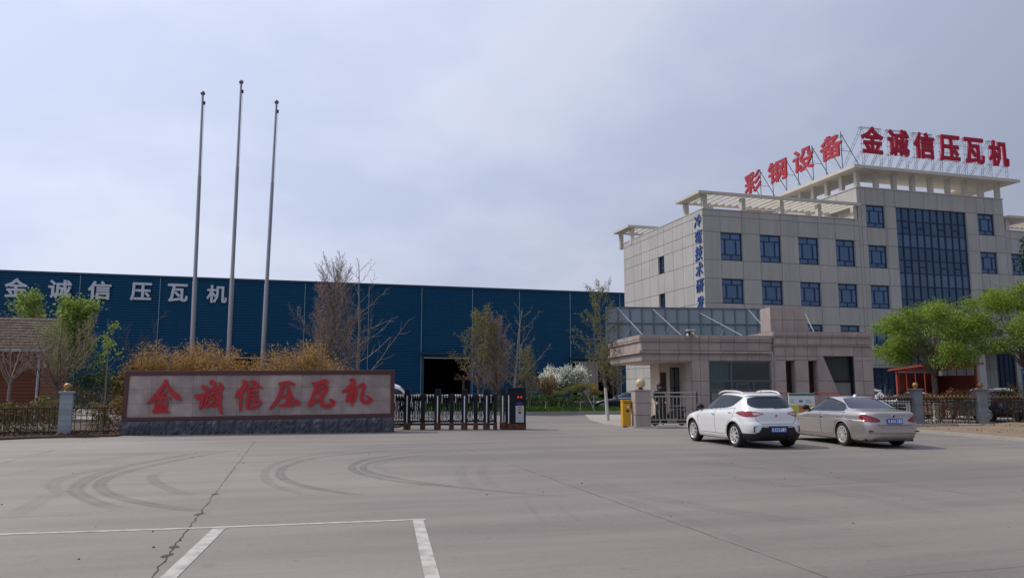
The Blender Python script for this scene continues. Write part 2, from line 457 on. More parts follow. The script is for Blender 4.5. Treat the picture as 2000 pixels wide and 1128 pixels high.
# ================================================================== GROUND
def concrete():
    m = bpy.data.materials.new('yard_concrete'); m.use_nodes = True
    n, l = m.node_tree.nodes, m.node_tree.links
    b = n['Principled BSDF']; b.inputs['Roughness'].default_value = .82; b.inputs['Specular IOR Level'].default_value = .35
    t = n.new('ShaderNodeTexCoord')
    mp = n.new('ShaderNodeMapping'); mp.vector_type = 'POINT'; mp.inputs['Rotation'].default_value = (0, 0, -TH)
    l.new(t.outputs['Object'], mp.inputs['Vector'])
    sp = n.new('ShaderNodeSeparateXYZ'); l.new(mp.outputs[0], sp.inputs[0])
    def mth(op, a, bb=None, c=None):
        k = n.new('ShaderNodeMath'); k.operation = op
        for i, v in enumerate((a, bb, c)):
            if v is None: continue
            if isinstance(v, (int, float)): k.inputs[i].default_value = v
            else: l.new(v, k.inputs[i])
        return k.outputs[0]
    def noise(sc, det=4, vec=None, rough=.5):
        k = n.new('ShaderNodeTexNoise'); k.inputs['Scale'].default_value = sc; k.inputs['Detail'].default_value = det; k.inputs['Roughness'].default_value = rough
        l.new(vec or mp.outputs[0], k.inputs['Vector']); return k.outputs['Fac']
    wob = mth('MULTIPLY', mth('SUBTRACT', noise(1.2, 6), .5), .10)
    def joint(co, off, step, wid):
        f = mth('FRACT', mth('DIVIDE', mth('ADD', mth('SUBTRACT', co, off), wob), step))
        dd = mth('MULTIPLY', mth('MINIMUM', f, mth('SUBTRACT', 1.0, f)), step)
        return mth('LESS_THAN', dd, wid)
    j = joint(sp.outputs[1], 11.1, 5.5, .008)
    j = mth('MULTIPLY', j, mth('GREATER_THAN', noise(.6, 3), .44))
    st = n.new('ShaderNodeMapping'); st.inputs['Scale'].default_value = (.10, .9, 1); st.inputs['Rotation'].default_value = (0, 0, R(4)); l.new(mp.outputs[0], st.inputs['Vector'])
    big = mth('ADD', mth('MULTIPLY', noise(.11, 3), .45), mth('ADD', mth('MULTIPLY', noise(1.1, 6, st.outputs[0], .65), .42), mth('MULTIPLY', noise(14, 7, None, .75), .24)))
    fl = n.new('ShaderNodeCombineXYZ')
    l.new(mth('FLOOR', mth('DIVIDE', mth('ADD', sp.outputs[0], 1.0), 5.2)), fl.inputs[0]); l.new(mth('FLOOR', mth('DIVIDE', mth('SUBTRACT', sp.outputs[1], 11.1), 5.5)), fl.inputs[1])
    wn_ = n.new('ShaderNodeTexWhiteNoise'); wn_.noise_dimensions = '2D'; l.new(fl.outputs[0], wn_.inputs['Vector'])
    sheen_fade = n.new('ShaderNodeMapRange'); sheen_fade.interpolation_type = 'SMOOTHSTEP'; sheen_fade.inputs['From Min'].default_value = -6; sheen_fade.inputs['From Max'].default_value = 9; sheen_fade.inputs['To Min'].default_value = .07; sheen_fade.inputs['To Max'].default_value = -.15  # paler left, darker right: falloff of reflected light painted into the ground colour
    l.new(mth('ADD', sp.outputs[0], mth('MULTIPLY', noise(.15, 3), 5.0)), sheen_fade.inputs['Value'])
    big = mth('ADD', mth('ADD', big, sheen_fade.outputs[0]), mth('MULTIPLY', mth('SUBTRACT', wn_.outputs['Value'], .5), .045))
    rp = n.new('ShaderNodeValToRGB')
    e = rp.color_ramp.elements
    e[0].position = .33; e[0].color = (.162, .145, .136, 1)
    e[1].position = .68; e[1].color = (.290, .264, .243, 1)
    l.new(big, rp.inputs[0])
    # small dark specks and pebbles
    v = n.new('ShaderNodeTexVoronoi'); v.inputs['Scale'].default_value = 1.6; l.new(mp.outputs[0], v.inputs['Vector'])
    spk = mth('LESS_THAN', v.outputs['Distance'], .020)
    spots = mth('MULTIPLY', mth('GREATER_THAN', noise(3.2, 2), .68), .12)
    dark = mth('MAXIMUM', mth('MULTIPLY', j, .62), mth('MAXIMUM', mth('MULTIPLY', spk, .5), spots))
    mx2 = n.new('ShaderNodeMix'); mx2.data_type = 'RGBA'; mx2.inputs['B'].default_value = (.045, .04, .036, 1)
    l.new(dark, mx2.inputs['Factor']); l.new(rp.outputs[0], mx2.inputs['A'])
    l.new(mx2.outputs['Result'], b.inputs['Base Color'])
    bp = n.new('ShaderNodeBump'); bp.inputs['Strength'].default_value = .22; bp.inputs['Distance'].default_value = .01
    l.new(noise(45, 6), bp.inputs['Height']); l.new(bp.outputs[0], b.inputs['Normal'])
    return m
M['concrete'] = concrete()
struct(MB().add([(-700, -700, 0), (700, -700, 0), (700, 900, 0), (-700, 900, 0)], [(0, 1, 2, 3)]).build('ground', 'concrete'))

# painted parking lines
def flat_ribbon(mb, pts, w, z, mi=0):
    P = [Vector((p[0], p[1], z)) for p in pts]; n = len(P); V = []
    for i, p in enumerate(P):
        d = (P[min(i + 1, n - 1)] - P[max(i - 1, 0)]).normalized(); ww = w[i] if isinstance(w, list) else w
        o = Vector((-d.y, d.x, 0)) * ww / 2; V += [p + o, p - o]
    mb.add(V, [(2 * i, 2 * i + 1, 2 * i + 3, 2 * i + 2) for i in range(n - 1)], mi)
pl = MB()
flat_ribbon(pl, [(-9.5, 7.75), (-5.64, 8.63), (-3.52, 9.03), (-1.06, 9.60)], .085, .004)
flat_ribbon(pl, [(-3.36, 8.98), (-2.90, 6.6), (-2.3, 3.5)], .14, .005)
flat_ribbon(pl, [(-1.15, 9.56), (-.66, 6.6), (-.15, 3.5)], .13, .005)
struct(pl.build('parking_lines', 'linewhite'))
pr = MB()
flat_ribbon(pr, [(9.0, 19.9), (13.5, 21.3), (18, 22.8)], .06, .004); flat_ribbon(pr, [(12.2, 24.0), (15.5, 25.2)], .06, .004); flat_ribbon(pr, [(8.6, 23.6), (9.6, 20.2)], .06, .005)
struct(pr.build('faded_parking_lines', mat('faded_paint', (.40, .38, .36), .85, col2=(.31, .29, .275), c2scale=3, c2lo=.45, c2hi=.6)))

rnd = random.Random(5)
crack = MB()
def crackline(a, b, n, amp, w0, w1):
    P, W = [], []
    for i in range(n + 1):
        t = i / n; P.append((a[0] + (b[0] - a[0]) * t + rnd.uniform(-amp, amp), a[1] + (b[1] - a[1]) * t)); W.append(rnd.uniform(w0, w1))
    flat_ribbon(crack, P, W, .003 + .0001 * (len(crack.V) % 7))
def sd2(q, d): return (q * math.cos(TH) - d * math.sin(TH), q * math.sin(TH) + d * math.cos(TH))
crackline(sd2(-1.13, 24.6), sd2(-1.13, 11.0), 60, .018, .004, .014)
crackline(sd2(-1.13, 11.0), sd2(-1.13, 3.0), 70, .018, .005, .019)
for d_ in (10.7, 8.6, 8.2, 12.6, 7.2):
    x, y = sd2(-1.13, d_)
    crack.prismz([(x + rnd.uniform(.02, .07) * math.cos(t), y + rnd.uniform(.04, .14) * math.sin(t)) for t in np.linspace(0, 6.28, 9)[:-1]], 0, .0035)
crackline(sd2(4.42, 13.5), sd2(4.42, 3.0), 80, .010, .003, .012)
crackline(sd2(4.42, 27), sd2(4.42, 13.5), 60, .010, .002, .008)
for q_ in (-6.0, 9.9, 15.4): crackline(sd2(q_, 27), sd2(q_, 4), 110, .012, .002, .012)
struct(crack.build('pavement_cracks', mat('crack_dirt', (.06, .05, .043), .95)))

# tyre marks: faint rubber left on the concrete, as thin see-through ribbons
def tyremat():
    m = bpy.data.materials.new('tyre_rubber_marks'); m.use_nodes = True
    n, l = m.node_tree.nodes, m.node_tree.links; b = n['Principled BSDF']
    b.inputs['Base Color'].default_value = (.055, .05, .05, 1); b.inputs['Roughness'].default_value = .8
    a = n.new('ShaderNodeAttribute'); a.attribute_name = 'wear'
    t = n.new('ShaderNodeTexCoord'); z = n.new('ShaderNodeTexNoise'); z.inputs['Scale'].default_value = 2.5; z.inputs['Detail'].default_value = 6
    l.new(t.outputs['Object'], z.inputs['Vector'])
    k = n.new('ShaderNodeMath'); k.operation = 'MULTIPLY'; l.new(a.outputs['Fac'], k.inputs[0]); l.new(z.outputs['Fac'], k.inputs[1])
    tr = n.new('ShaderNodeBsdfTransparent'); ms = n.new('ShaderNodeMixShader')
    l.new(k.outputs[0], ms.inputs[0]); l.new(tr.outputs[0], ms.inputs[1]); l.new(b.outputs[0], ms.inputs[2]); l.new(ms.outputs[0], n['Material Output'].inputs['Surface'])
    return m
M['tyremark'] = tyremat()
TYRE = [([(-1.86,21.52),(-3.42,20.62),(-4.5,19.4),(-4.97,17.66),(-4.96,15.95),(-4.57,14.33),(-4.03,13.02),(-3.38,12.07),(-2.63,11.26)],0.2,0.3),
([(-1.79,20.79),(-3.28,19.79),(-4.47,17.98),(-4.66,16.21),(-4.48,14.98),(-4.03,13.74),(-3.34,12.69),(-2.55,11.93),(-2.11,11.65)],0.22,0.5),
([(-1.32,19.95),(-2.52,19.02),(-3.22,17.66),(-3.32,16.21),(-3.02,14.98),(-2.27,13.74),(-1.27,12.85),(-0.16,12.22)],0.2,0.52),
([(-1.29,19.4),(-2.31,18.32),(-2.93,17.05),(-3.06,15.95),(-2.68,14.76),(-1.79,13.55),(-0.83,12.62),(0.0,11.99),(1.12,11.38)],0.18,0.52),
([(-2.34,17.66),(-2.77,16.76),(-2.79,15.95),(-2.38,14.98),(-1.65,13.93)],0.2,0.22),
([(-7.59,20.79),(-7.89,18.32),(-7.91,15.95),(-7.67,14.33),(-7.25,13.02),(-6.76,12.07),(-6.11,11.26),(-5.53,10.66),(-5.02,10.33)],0.3,0.42),
([(-7.12,21.06),(-7.44,17.98),(-7.47,15.7),(-7.28,14.05),(-6.82,12.85),(-6.09,11.79),(-5.28,11.01),(-4.45,10.43),(-3.78,10.12)],0.26,0.46),
([(-8.12,17.05),(-8.14,15.21),(-8.04,13.93),(-7.7,13.02),(-7.14,12.22),(-6.44,11.52)],0.3,0.26),
([(-6.84,15.21),(-6.55,14.13),(-5.92,13.02),(-5.17,12.07),(-4.49,11.38)],0.24,0.34),
([(-6.19,9.45),(-6.58,10.66),(-6.98,11.79),(-7.09,12.37)],0.35,0.22),
([(-9.19,13.93),(-9.4,15.21),(-9.26,16.76),(-8.9,18.66),(-8.3,20.19)],0.4,0.14),
([(-0.85,17.05),(-0.99,14.98),(-0.73,13.02),(-0.39,11.79)],0.25,0.18),
([(-0.41,17.66),(-0.6,15.21),(-0.39,13.19),(-0.04,11.79)],0.25,0.18),
([(0.0,16.48),(1.24,12.53),(1.99,10.12),(2.44,8.29),(2.7,6.94)],0.25,0.13),
([(1.27,14.76),(1.63,12.37),(2.48,10.77),(3.32,9.63),(4.35,8.87)],0.5,0.16),
([(3.22,15.7),(4.08,13.74),(5.04,11.79),(5.89,10.54)],0.5,0.14),
([(5.06,13.93),(5.82,11.79),(6.51,9.92)],0.5,0.14),
([(0.15,11.52),(0.3,10.12),(0.44,9.03)],0.09,0.24),
([(0.56,11.26),(0.75,9.92),(0.96,8.87)],0.09,0.2),
([(2.34,17.66),(4.75,15.95),(6.44,13.02),(7.4,11.26)],0.6,0.14),
([(1.26,19.02),(3.95,17.05),(5.28,14.54)],0.6,0.12),
([(5.05,12.37),(5.42,10.33),(5.91,9.03)],0.4,0.12)]
tV, tF, tW = [], [], []
for pts, w, k in TYRE:
    P = [np.array(p, float) for p in pts]; ext = [2 * P[0] - P[1]] + P + [2 * P[-1] - P[-2]]; cur = []
    for i in range(1, len(ext) - 2):
        for t in np.linspace(0, 1, 9)[:-1]:
            a, b, c, d = ext[i - 1:i + 3]
            cur.append(.5 * (2 * b + (c - a) * t + (2 * a - 5 * b + 4 * c - d) * t * t + (3 * b - a - 3 * c + d) * t ** 3))
    n = len(cur); o = len(tV); zz_ = .0015 + .0002 * len(tF) / 400
    for i, c in enumerate(cur):
        d = cur[min(i + 1, n - 1)] - cur[max(i - 1, 0)]; d /= np.linalg.norm(d); nv = np.array([-d[1], d[0]]) * w / 2
        e = min(1, i / 8, (n - 1 - i) / 8)
        for q, f in ((1, 0), (.55, 1), (0, .55), (-.55, 1), (-1, 0)): tV.append((*(c + nv * q), zz_)); tW.append(min(.9, f * e * k * .78))
    for i in range(n - 1):
        for q in range(4): tF.append((o + 5 * i + q, o + 5 * i + q + 1, o + 5 * i + q + 6, o + 5 * i + q + 5))
to = np_mesh('tyre_marks', tV, tF, 'tyremark')
at_ = to.data.attributes.new('wear', 'FLOAT', 'POINT'); at_.data.foreach_set('value', tW)
struct(to)

# planted and bare ground
def pad(name, poly, z, m, z0=-.05): return struct(MB().prismz(poly, z0, z).build(name, m))
pad('lawn', [(-13, 45.9), (1.2, 45.9), (7.0, 47.2), (7.0, 63), (-14, 58)], .16, 'lawn')
kb = MB()
for a, b in (((-13, 45.75), (1.25, 45.75)), ((1.25, 45.75), (7.1, 47.05)), ((7.1, 47.05), (7.15, 60))): kb.beam((*a, .09), (*b, .09), .14, .2)
struct(kb.build('lawn_kerb', 'kerb'))
pad('planting_bed', [(-40, 12.5), (-17.2, 22.4), (-15.1, 24.6), (-13.15, 25.5), (-13.6, 30), (-4.6, 31.2), (-4.6, 40), (-40, 34)], .07, 'leafsoil')
pad('pavement', [(3.9, 38.5), (4.05, 33.2), (4.9, 31.0), (5.8, 30.55), (15.8, 31.9), (15.4, 45), (4.3, 45)], .05, 'kerb')
def mound():
    rng = np.random.default_rng(8); nx, ny = 60, 40; V = []
    for j in range(ny):
        for i in range(nx):
            u, v = i / (nx - 1), j / (ny - 1)
            x0, y0 = 14.6 + 1.9 * v, 29.2 - 12 * v      # kerb edge
            x = x0 + u * (26 - x0); y = y0 + u * (33.6 - 6 * v - y0)
            edge = min(u * 8, 1, (1 - u) * 8 + .3)
            h = .05 + .16 * edge * (0.5 + .5 * math.sin(x * 1.1 + 1) * math.cos(y * .9)) + rng.uniform(-.02, .02) * edge
            V.append((x, y, h))
    F = [(j * nx + i, j * nx + i + 1, (j + 1) * nx + i + 1, (j + 1) * nx + i) for j in range(ny - 1) for i in range(nx - 1)]
    return struct(np_mesh('bare_soil', V, F, 'soil', smooth=True))
mound()
kb = MB(); kb.beam((14.55, 29.3, .03), (16.45, 17.1, .03), .12, .14)
kb.beam((14.55, 29.3, .03), (15.6, 31.7, .03), .12, .14)
struct(kb.build('soil_kerb', 'kerb'))
struct(MB().prismz([(15.0, 31.5), (32, 36.5), (32, 70), (15.0, 55)], -.05, .045).build('courtyard', 'kerb'))

# ================================================================== FACTORY
FO = (12.43, 83.0, 0)
fac = thing('factory_building', 'long blue corrugated steel factory hall stretching across the left and middle background', 'factory', FO, TH)
doors = [(-22.2, -17.4, 4.68), (-41.2, -37.6, 4.5), (-6.2, -1.2, 4.4)]
def corr(mb, x0, x1, z0, z1, pitch=.25):
    n = max(1, round((z1 - z0) / pitch)); p = (z1 - z0) / n; prof = []
    for i in range(n):
        z = z0 + i * p; prof += [(-.06, z), (-.06, z + p * .42), (0, z + p * .55), (0, z + p * .90)]
    prof.append((-.06, z1)); V = []
    for y, z in prof: V += [(x0, y, z), (x1, y, z)]
    mb.add(V, [(2 * i, 2 * i + 1, 2 * i + 3, 2 * i + 2) for i in range(len(prof) - 1)])
w = MB(); cuts = sorted(doors); x = -95
for a, b, h in cuts: corr(w, x, a, .3, 11.8); corr(w, a, b, h, 11.8); x = b
corr(w, x, 26, .3, 11.8)
w.build('wall', 'corr', fac)
b = MB(); b.box(-95, 26, .06, .3, 0, .3); b.build('plinth', 'kerb', fac)
b = MB(); b.box(-95.2, 26.2, -.14, .10, 11.8, 11.98)
b.box(-95.2, 26.2, 40, 40.2, 0, 11.9)
b.build('eaves_trim', 'corrtrim', fac)
b = MB(); b.add([(-95.2, -.1, 12.0), (26.2, -.1, 12.0), (26.2, 20, 13.4), (-95.2, 20, 13.4), (26.2, 40, 12), (-95.2, 40, 12)], [(0, 1, 2, 3), (3, 2, 4, 5)])
b.build('roof', 'corrtrim', fac)
for xx in (-95.1, 26.1): MB().box(xx - .05, xx + .05, .1, 40, 0, 12).build('end_wall', 'corr', fac)
for s in (-92, -86, -80, -73.4, -66.8, -60.3, -53.75, -47.06, -40.6, -34, -27.83, -22.5, -17.2, -12.13, -6.44, -.64, 5, 11, 17):
    z0 = .2
    b = MB(); b.box(s - .032, s + .032, -.13, -.065, z0, 11.75); b.build('downpipe', 'whitepipe', fac)
for i, (a, bb, h) in enumerate(doors):
    d = MB(); d.box(a, a + .02, .02, 9, 0, h); d.box(bb - .02, bb, .02, 9, 0, h); d.box(a, bb, .02, 9, h - .02, h + .02); d.box(a, bb, 9, 9.1, 0, h)
    d.box(a, bb, .1, 9, .005, .02)
    o = d.build('doorway', 'black', fac)
    f = MB(); f.box(a - .45, bb + .3, -.75, -.06, h + .30, h + .42); f.box(a - .25, a, -.12, -.05, 0, h + .3); f.box(bb, bb + .25, -.12, -.05, 0, h + .3); f.box(a, bb, -.12, -.05, h, h + .3)
    f.build('door_frame', 'corrtrim', o)
    r = MB(); r.box(a, bb, -.17, -.125, h - .12, h - .02); r.build('door_rail', 'galv', o)
o = MB().box(-5.75, -3.4, -.30, -.18, .05, 4.3).build('sliding_door', 'greywall', fac); o['label'] = 'grey sliding door pushed partly open'

def sign(name, label, loc, rz): return thing(name, label, 'sign', loc, rz)
fs = sign('factory_sign', 'row of six silver grey characters mounted on the blue corrugated factory wall', FO, TH)
for ch, x0, x1 in zip('金诚信压瓦机', (-59.7, -56.27, -53.07, -49.54, -46.39, -42.98), (-57.9, -54.38, -51.14, -47.75, -44.61, -41.17)):
    o = glyph(ch, x1 - x0, 1.68, .026, .12).build('letter', 'letterw', fs); o.location = (x0, -.24, 9.58)

# ================================================================== OFFICE BUILDING
OO = (14.412, 56.0, 0)
off = thing('office_building', 'large beige panelled four and five storey office building with blue windows at right', 'office building', OO, TH)
FL = [(1.25, 3.16), (4.6, 6.46), (7.88, 9.75), (11.15, 13.29), (14.45, 16.3)]
def window(parent, x0, x1, z0, z1, y=.10):
    f = MB(); W, H = x1 - x0, z1 - z0; t = .085
    f.box(x0, x1, y, y + .08, z0, z0 + t); f.box(x0, x1, y, y + .08, z1 - t, z1); f.box(x0, x0 + t, y, y + .08, z0 + t, z1 - t); f.box(x1 - t, x1, y, y + .08, z0 + t, z1 - t)
    za, zb = z0 + .215 * H, z1 - .235 * H
    f.box(x0 + t, x1 - t, y + .005, y + .075, za - .035, za + .035); f.box(x0 + t, x1 - t, y + .005, y + .075, zb - .035, zb + .035)
    xa, xb = x0 + .235 * W, x0 + .74 * W; mid = (x0 + x1) / 2
    for xx in (xa, xb): f.box(xx - .05, xx + .05, y + .01, y + .07, za + .05, zb - .05)
    f.box(mid - .03, mid + .03, y + .01, y + .07, z0 + t, za - .05); f.box(mid - .03, mid + .03, y + .01, y + .07, zb + .05, z1 - t)
    o = f.build('window', 'navy', parent)
    g = MB(); q = random.Random(int(x0 * 31 + z0 * 57))
    for a, b, c, d in ((x0 + t, mid, z0 + t, za), (mid, x1 - t, z0 + t, za), (x0 + t, mid, zb, z1 - t), (mid, x1 - t, zb, z1 - t), (x0 + t, xa, za, zb), (xa, xb, za, zb), (xb, x1 - t, za, zb)):
        e = [q.uniform(-.006, .006) for _ in range(3)]
        g.add([(a, y + .05, c), (b, y + .05 + e[0], c), (b, y + .05 + e[0] + e[1], d), (a, y + .05 + e[1], d)], [(0, 1, 2, 3)])
    g.build('pane', 'blueglass', o)
    return o
# left wing front: x 0..14
wx = [(1.42, 3.27), (4.83, 6.69), (8.26, 10.12), (11.72, 13.53)]
holes = [(a, b, c, d) for a, b in wx for c, d in FL[:4]]
xs = [0, 14.0] + [v for p in wx for v in p]
zs = [0, 1.25, 3.16, 4.6, 6.46, 7.88, 9.75, 11.15, 13.29, 14.5, 15.0]
mbw = MB(); panel_wall(mbw, xs, zs, holes); mbw.build('wall', ['tile', 'joint'], off)
for h in holes: window(off, *h)
# side wall (faces left): built along its own axis, 14.45 m deep
sx = [0, 1.6, 3.2, 4.8, 6.4, 7.46, 9.1, 10.7, 12.3, 14.45]; sh = [(6.4, 7.46, 11.04, 12.5), (6.4, 7.46, 7.9, 9.36), (6.4, 7.46, 4.6, 6.1), (3.2, 4.8, .0, 2.4)]
szs = [0, 1.3, 2.4, 3.3, 4.6, 6.1, 7.9, 9.36, 11.04, 12.5, 13.4, 14.5, 15.0]
# strip x runs from the back to the front so the slabs face left; openings are given from the front corner
side_holes = [(14.45 - b, 14.45 - a, c, d) for a, b, c, d in sh]
side = MB(); panel_wall(side, [14.45 - v for v in sx], szs, side_holes)
side.V = [(y, 14.45 - x, z) for x, y, z in side.V]
side.build('wall', ['tile', 'joint'], off)
for a, b, c, d in sh[:3]:
    f = MB(); f.box(.12, .2, a, a + .09, c, d); f.box(.12, .2, b - .09, b, c, d); f.box(.12, .2, a + .09, b - .09, c, c + .08); f.box(.12, .2, a + .09, b - .09, d - .08, d)
    f.box(.125, .195, a + .09, b - .09, c + .45, c + .52); f.box(.13, .19, (a + b) / 2 - .035, (a + b) / 2 + .035, c + .08, d - .08)
    o = f.build('window', 'navy', off); MB().add([(.17, a, c), (.17, b, c), (.17, b, d), (.17, a, d)], [(0, 1, 2, 3)]).build('pane', 'darkglass', o)
d = MB(); d.box(.14, .2, 3.2, 4.8, 0, 2.4); d.box(.10, .14, 3.96, 4.04, 0, 2.4); d.box(-.35, -.04, 2.9, 5.1, 2.5, 2.72)
d.build('door', 'darkglass', off)
# core behind the skins, roof deck
b = MB(); b.box(.25, 13.99, .25, 14.4, 0, 14.2); b.box(.03, 13.99, .03, .25, 14.2, 14.99); b.box(.03, .25, .25, 14.42, 14.2, 14.99); b.box(.25, 13.99, 14.2, 14.42, 14.2, 14.99)
b.box(-.06, 14.0, -.08, .3, 15.0, 15.06); b.box(-.06, .3, .3, 14.5, 15.0, 15.06)
b.build('roof', 'slab', off)
def pergola(x0, x1, y0, y1, ztop, zb, pil, pil2, step=.62, along='x'):
    p = MB(); h = .2
    p.box(x0, x1, y0, y0 + .3, ztop - h, ztop); p.box(x0, x1, y1 - .3, y1, ztop - h, ztop)
    p.box(x0, x0 + .9, y0 + .3, y1 - .3, ztop - h, ztop - .002); p.box(x1 - .35, x1, y0 + .3, y1 - .3, ztop - h, ztop - .002)
    o = p.build('pergola', 'slab', off)
    r = MB(); k = int((x1 - x0 - 1.5) / step)
    for i in range(k): xx = x0 + 1.25 + i * step; r.box(xx - .06, xx + .06, y0 + .3, y1 - .3, ztop - h + .02, ztop - .01)
    r.build('rafters', 'slab', o)
    for px, py in [(x, y0 + .62) for x in pil] + [(x, y1 - .35) for x in pil2]:
        MB().box(px - .17, px + .17, py - .17, py + .17, zb, ztop - h).build('pillar', 'slab', o)
    return o
pergola(-.55, 13.98, -.45, 3.3, 16.30, 15.06, (.22, 3.54, 6.95, 10.4, 13.75), (.22, 2.4, 5.4, 8.6, 11.6, 13.5))
pergola(-.55, 9.5, 12.2, 15.6, 16.30, 14.6, (.1, 3, 6, 9), (.1, 3, 6, 9))
# tower: x 14..29
tw = [(14.80, 16.62), (26.13, 27.93)]
th_ = [(a, b, c, d) for a, b in tw for c, d in FL[1:]] + [(17.72, 24.93, 3.4, 16.3)] + [(14.32, 16.76, 0, 3.16), (26.94, 29.0, 0, 4.45)]
tx = [14.0, 14.32, 14.8, 16.62, 16.76, 17.72, 19.2, 20.6, 22.0, 23.4, 24.93, 26.13, 26.94, 27.93, 29.0]
tz = [0, 3.16, 3.4, 4.45, 4.6, 6.46, 7.88, 9.75, 11.15, 13.0, 14.45, 16.3, 17.7]
# keep tower windows at their measured heads
th_ = [(a, b, c, (13.0 if abs(d - 13.29) < .01 else d)) for a, b, c, d in th_]
t = MB(); panel_wall(t, tx, tz, th_); t.build('wall', ['tile', 'joint'], off)
for a, b, c, d in th_[:8]: window(off, a, b, c, d)
sw = MB(); panel_wall(sw, [0, 1.5, 3, 4.6, 6.2, 8, 10, 12, 14.4], [15.1, 16.4, 17.7], [])
sw.V = [(14.0 + y + .03, 14.4 - x, z) for x, y, z in sw.V]; sw.build('wall', ['tile', 'joint'], off)
b = MB(); b.box(14.05, 28.95, .25, 14.4, 0, 17.2); b.box(14.05, 28.95, .03, .25, 16.4, 17.68); b.box(13.94, 29.06, -.08, .35, 17.7, 17.78); b.box(13.94, 14.3, .35, 14.5, 17.7, 17.78); b.box(28.7, 29.06, .35, 14.5, 17.7, 17.78)
b.box(14.05, 14.25, .25, 14.4, 17.2, 17.7); b.box(28.75, 28.97, .03, 14.4, 14, 17.7)
b.build('roof', 'slab', off)
# curtain wall
cw = MB(); gl = MB(); q = random.Random(3); X0, X1, Z0, Z1 = 17.72, 24.93, 3.4, 16.3; nc = 10; dx = (X1 - X0) / nc
zr = [16.3 - 1.083 * i for i in range(13)]
for i in range(nc + 1): cw.box(X0 + i * dx - .035, X0 + i * dx + .035, .10, .20, Z0, Z1)
for j, z in enumerate(zr[:-1]): cw.box(X0, X1, .105, .195, z - .04, z + .04)
for j in range(12):
    for i in range(nc):
        xa, xb, zb_, za_ = X0 + i * dx, X0 + (i + 1) * dx, zr[j], max(zr[j + 1], Z0)
        e = [q.uniform(-.004, .004) for _ in range(2)]
        gl.add([(xa, .17, za_), (xb, .17 + e[0], za_), (xb, .17 + e[0] + e[1], zb_), (xa, .17 + e[1], zb_)], [(0, 1, 2, 3)], 0 if j % 3 == 2 else 1)
        if j % 3 == 1 and i in (1, 3, 6, 8): cw.box(xa + .03, xb - .03, .09, .16, (za_ + zb_) / 2 - .04, (za_ + zb_) / 2 + .04)
o = cw.build('curtain_wall', 'navy', off); gl.build('glazing', ['curtglass', 'curtglass2'], o)
for (a, b_, c, d) in ((14.32, 16.76, 0, 3.16), (26.94, 29.0, 0, 4.45)):
    f = MB(); n = 4
    for i in range(n + 1): xx = a + (b_ - a) * i / n; f.box(xx - .04, xx + .04, .12, .2, c, d)
    f.box(a, b_, .125, .195, 1.0, 1.07); f.box(a, b_, .125, .195, 2.4, 2.46)
    o = f.build('window', 'navy', off); MB().add([(a, .18, c), (b_, .18, c), (b_, .18, d), (a, .18, d)], [(0, 1, 2, 3)]).build('pane', 'darkglass', o)
# overhanging roof slab on pillars
rs = MB(); zt = 19.3; zb = 19.12
rs.box(13.3, 30.2, -.75, 2.9, zb, zt); rs.box(13.3, 16.6, 2.9, 15.6, zb, zt); rs.box(27.2, 30.2, 2.9, 15.6, zb, zt)
rs.box(13.25, 30.25, -.80, -.75, zb - .03, zt + .05); rs.box(13.25, 13.3, -.75, 15.6, zb - .03, zt + .05)
o = rs.build('roof_slab', 'slab', off)
for x in (14.25, 16.1, 17.9, 19.75, 21.6, 23.4, 25.2, 26.95, 28.72): MB().box(x - .17, x + .17, .02, .36, 17.78, zb).build('pillar', 'slab', o)
for y in (1.9, 3.7, 5.5, 7.3, 9.1, 11, 13):
    MB().box(14.05, 14.39, y - .17, y + .17, 17.78, zb).build('pillar', 'slab', o); MB().box(28.55, 28.89, y - .17, y + .17, 17.78, zb).build('pillar', 'slab', o)
# right wing
rx = [(29.46, 31.32), (32.9, 34.75), (36.3, 38.2), (39.8, 41.6)]
rh = [(a, b, c, (13.0 if d > 13 else d)) for a, b in rx for c, d in FL[:4]]
r = MB(); panel_wall(r, [29.0, 44] + [v for p in rx for v in p], [0, 1.25, 3.16, 4.6, 6.46, 7.88, 9.75, 11.15, 13.0, 14.3, 15.0], rh); r.build('wall', ['tile', 'joint'], off)
for h in rh: window(off, *h)
b = MB(); b.box(29.05, 43.9, .25, 14.4, 0, 14.2); b.box(29.05, 43.9, .03, .25, 14.2, 14.99); b.box(29.07, 44, -.08, .3, 15.0, 15.06); b.box(43.9, 44, .03, 14.4, 0, 15); b.box(.05, 43.9, 14.42, 14.6, 0, 14.9); b.build('roof', 'slab', off)
pergola(29.1, 44.2, -.45, 3.3, 16.25, 15.06, (29.4, 32.8, 36.2, 39.6, 43), (29.4, 32.4, 35.4, 38.6, 41.6))
# entrance canopy
c = MB(); c.box(16.2, 27.0, -4.2, -.04, 4.55, 5.25); c.box(16.0, 27.2, -4.4, -.04, 5.25, 5.42); c.box(16.1, 27.1, -4.3, -.04, 4.40, 4.55)
o = c.build('entrance_canopy', 'tile', off)
for x in (17.0, 21.2, 26.2): MB().box(x - .3, x + .3, -3.9, -3.3, .05, 4.4).build('column', 'tile', o)
d = MB(); d.box(18.2, 24.5, .10, .2, .05, 3.3)
for i in range(7): xx = 18.2 + i * 1.05; d.box(xx - .04, xx + .04, .05, .1, .05, 3.3)
d.build('door', 'darkglass', off)

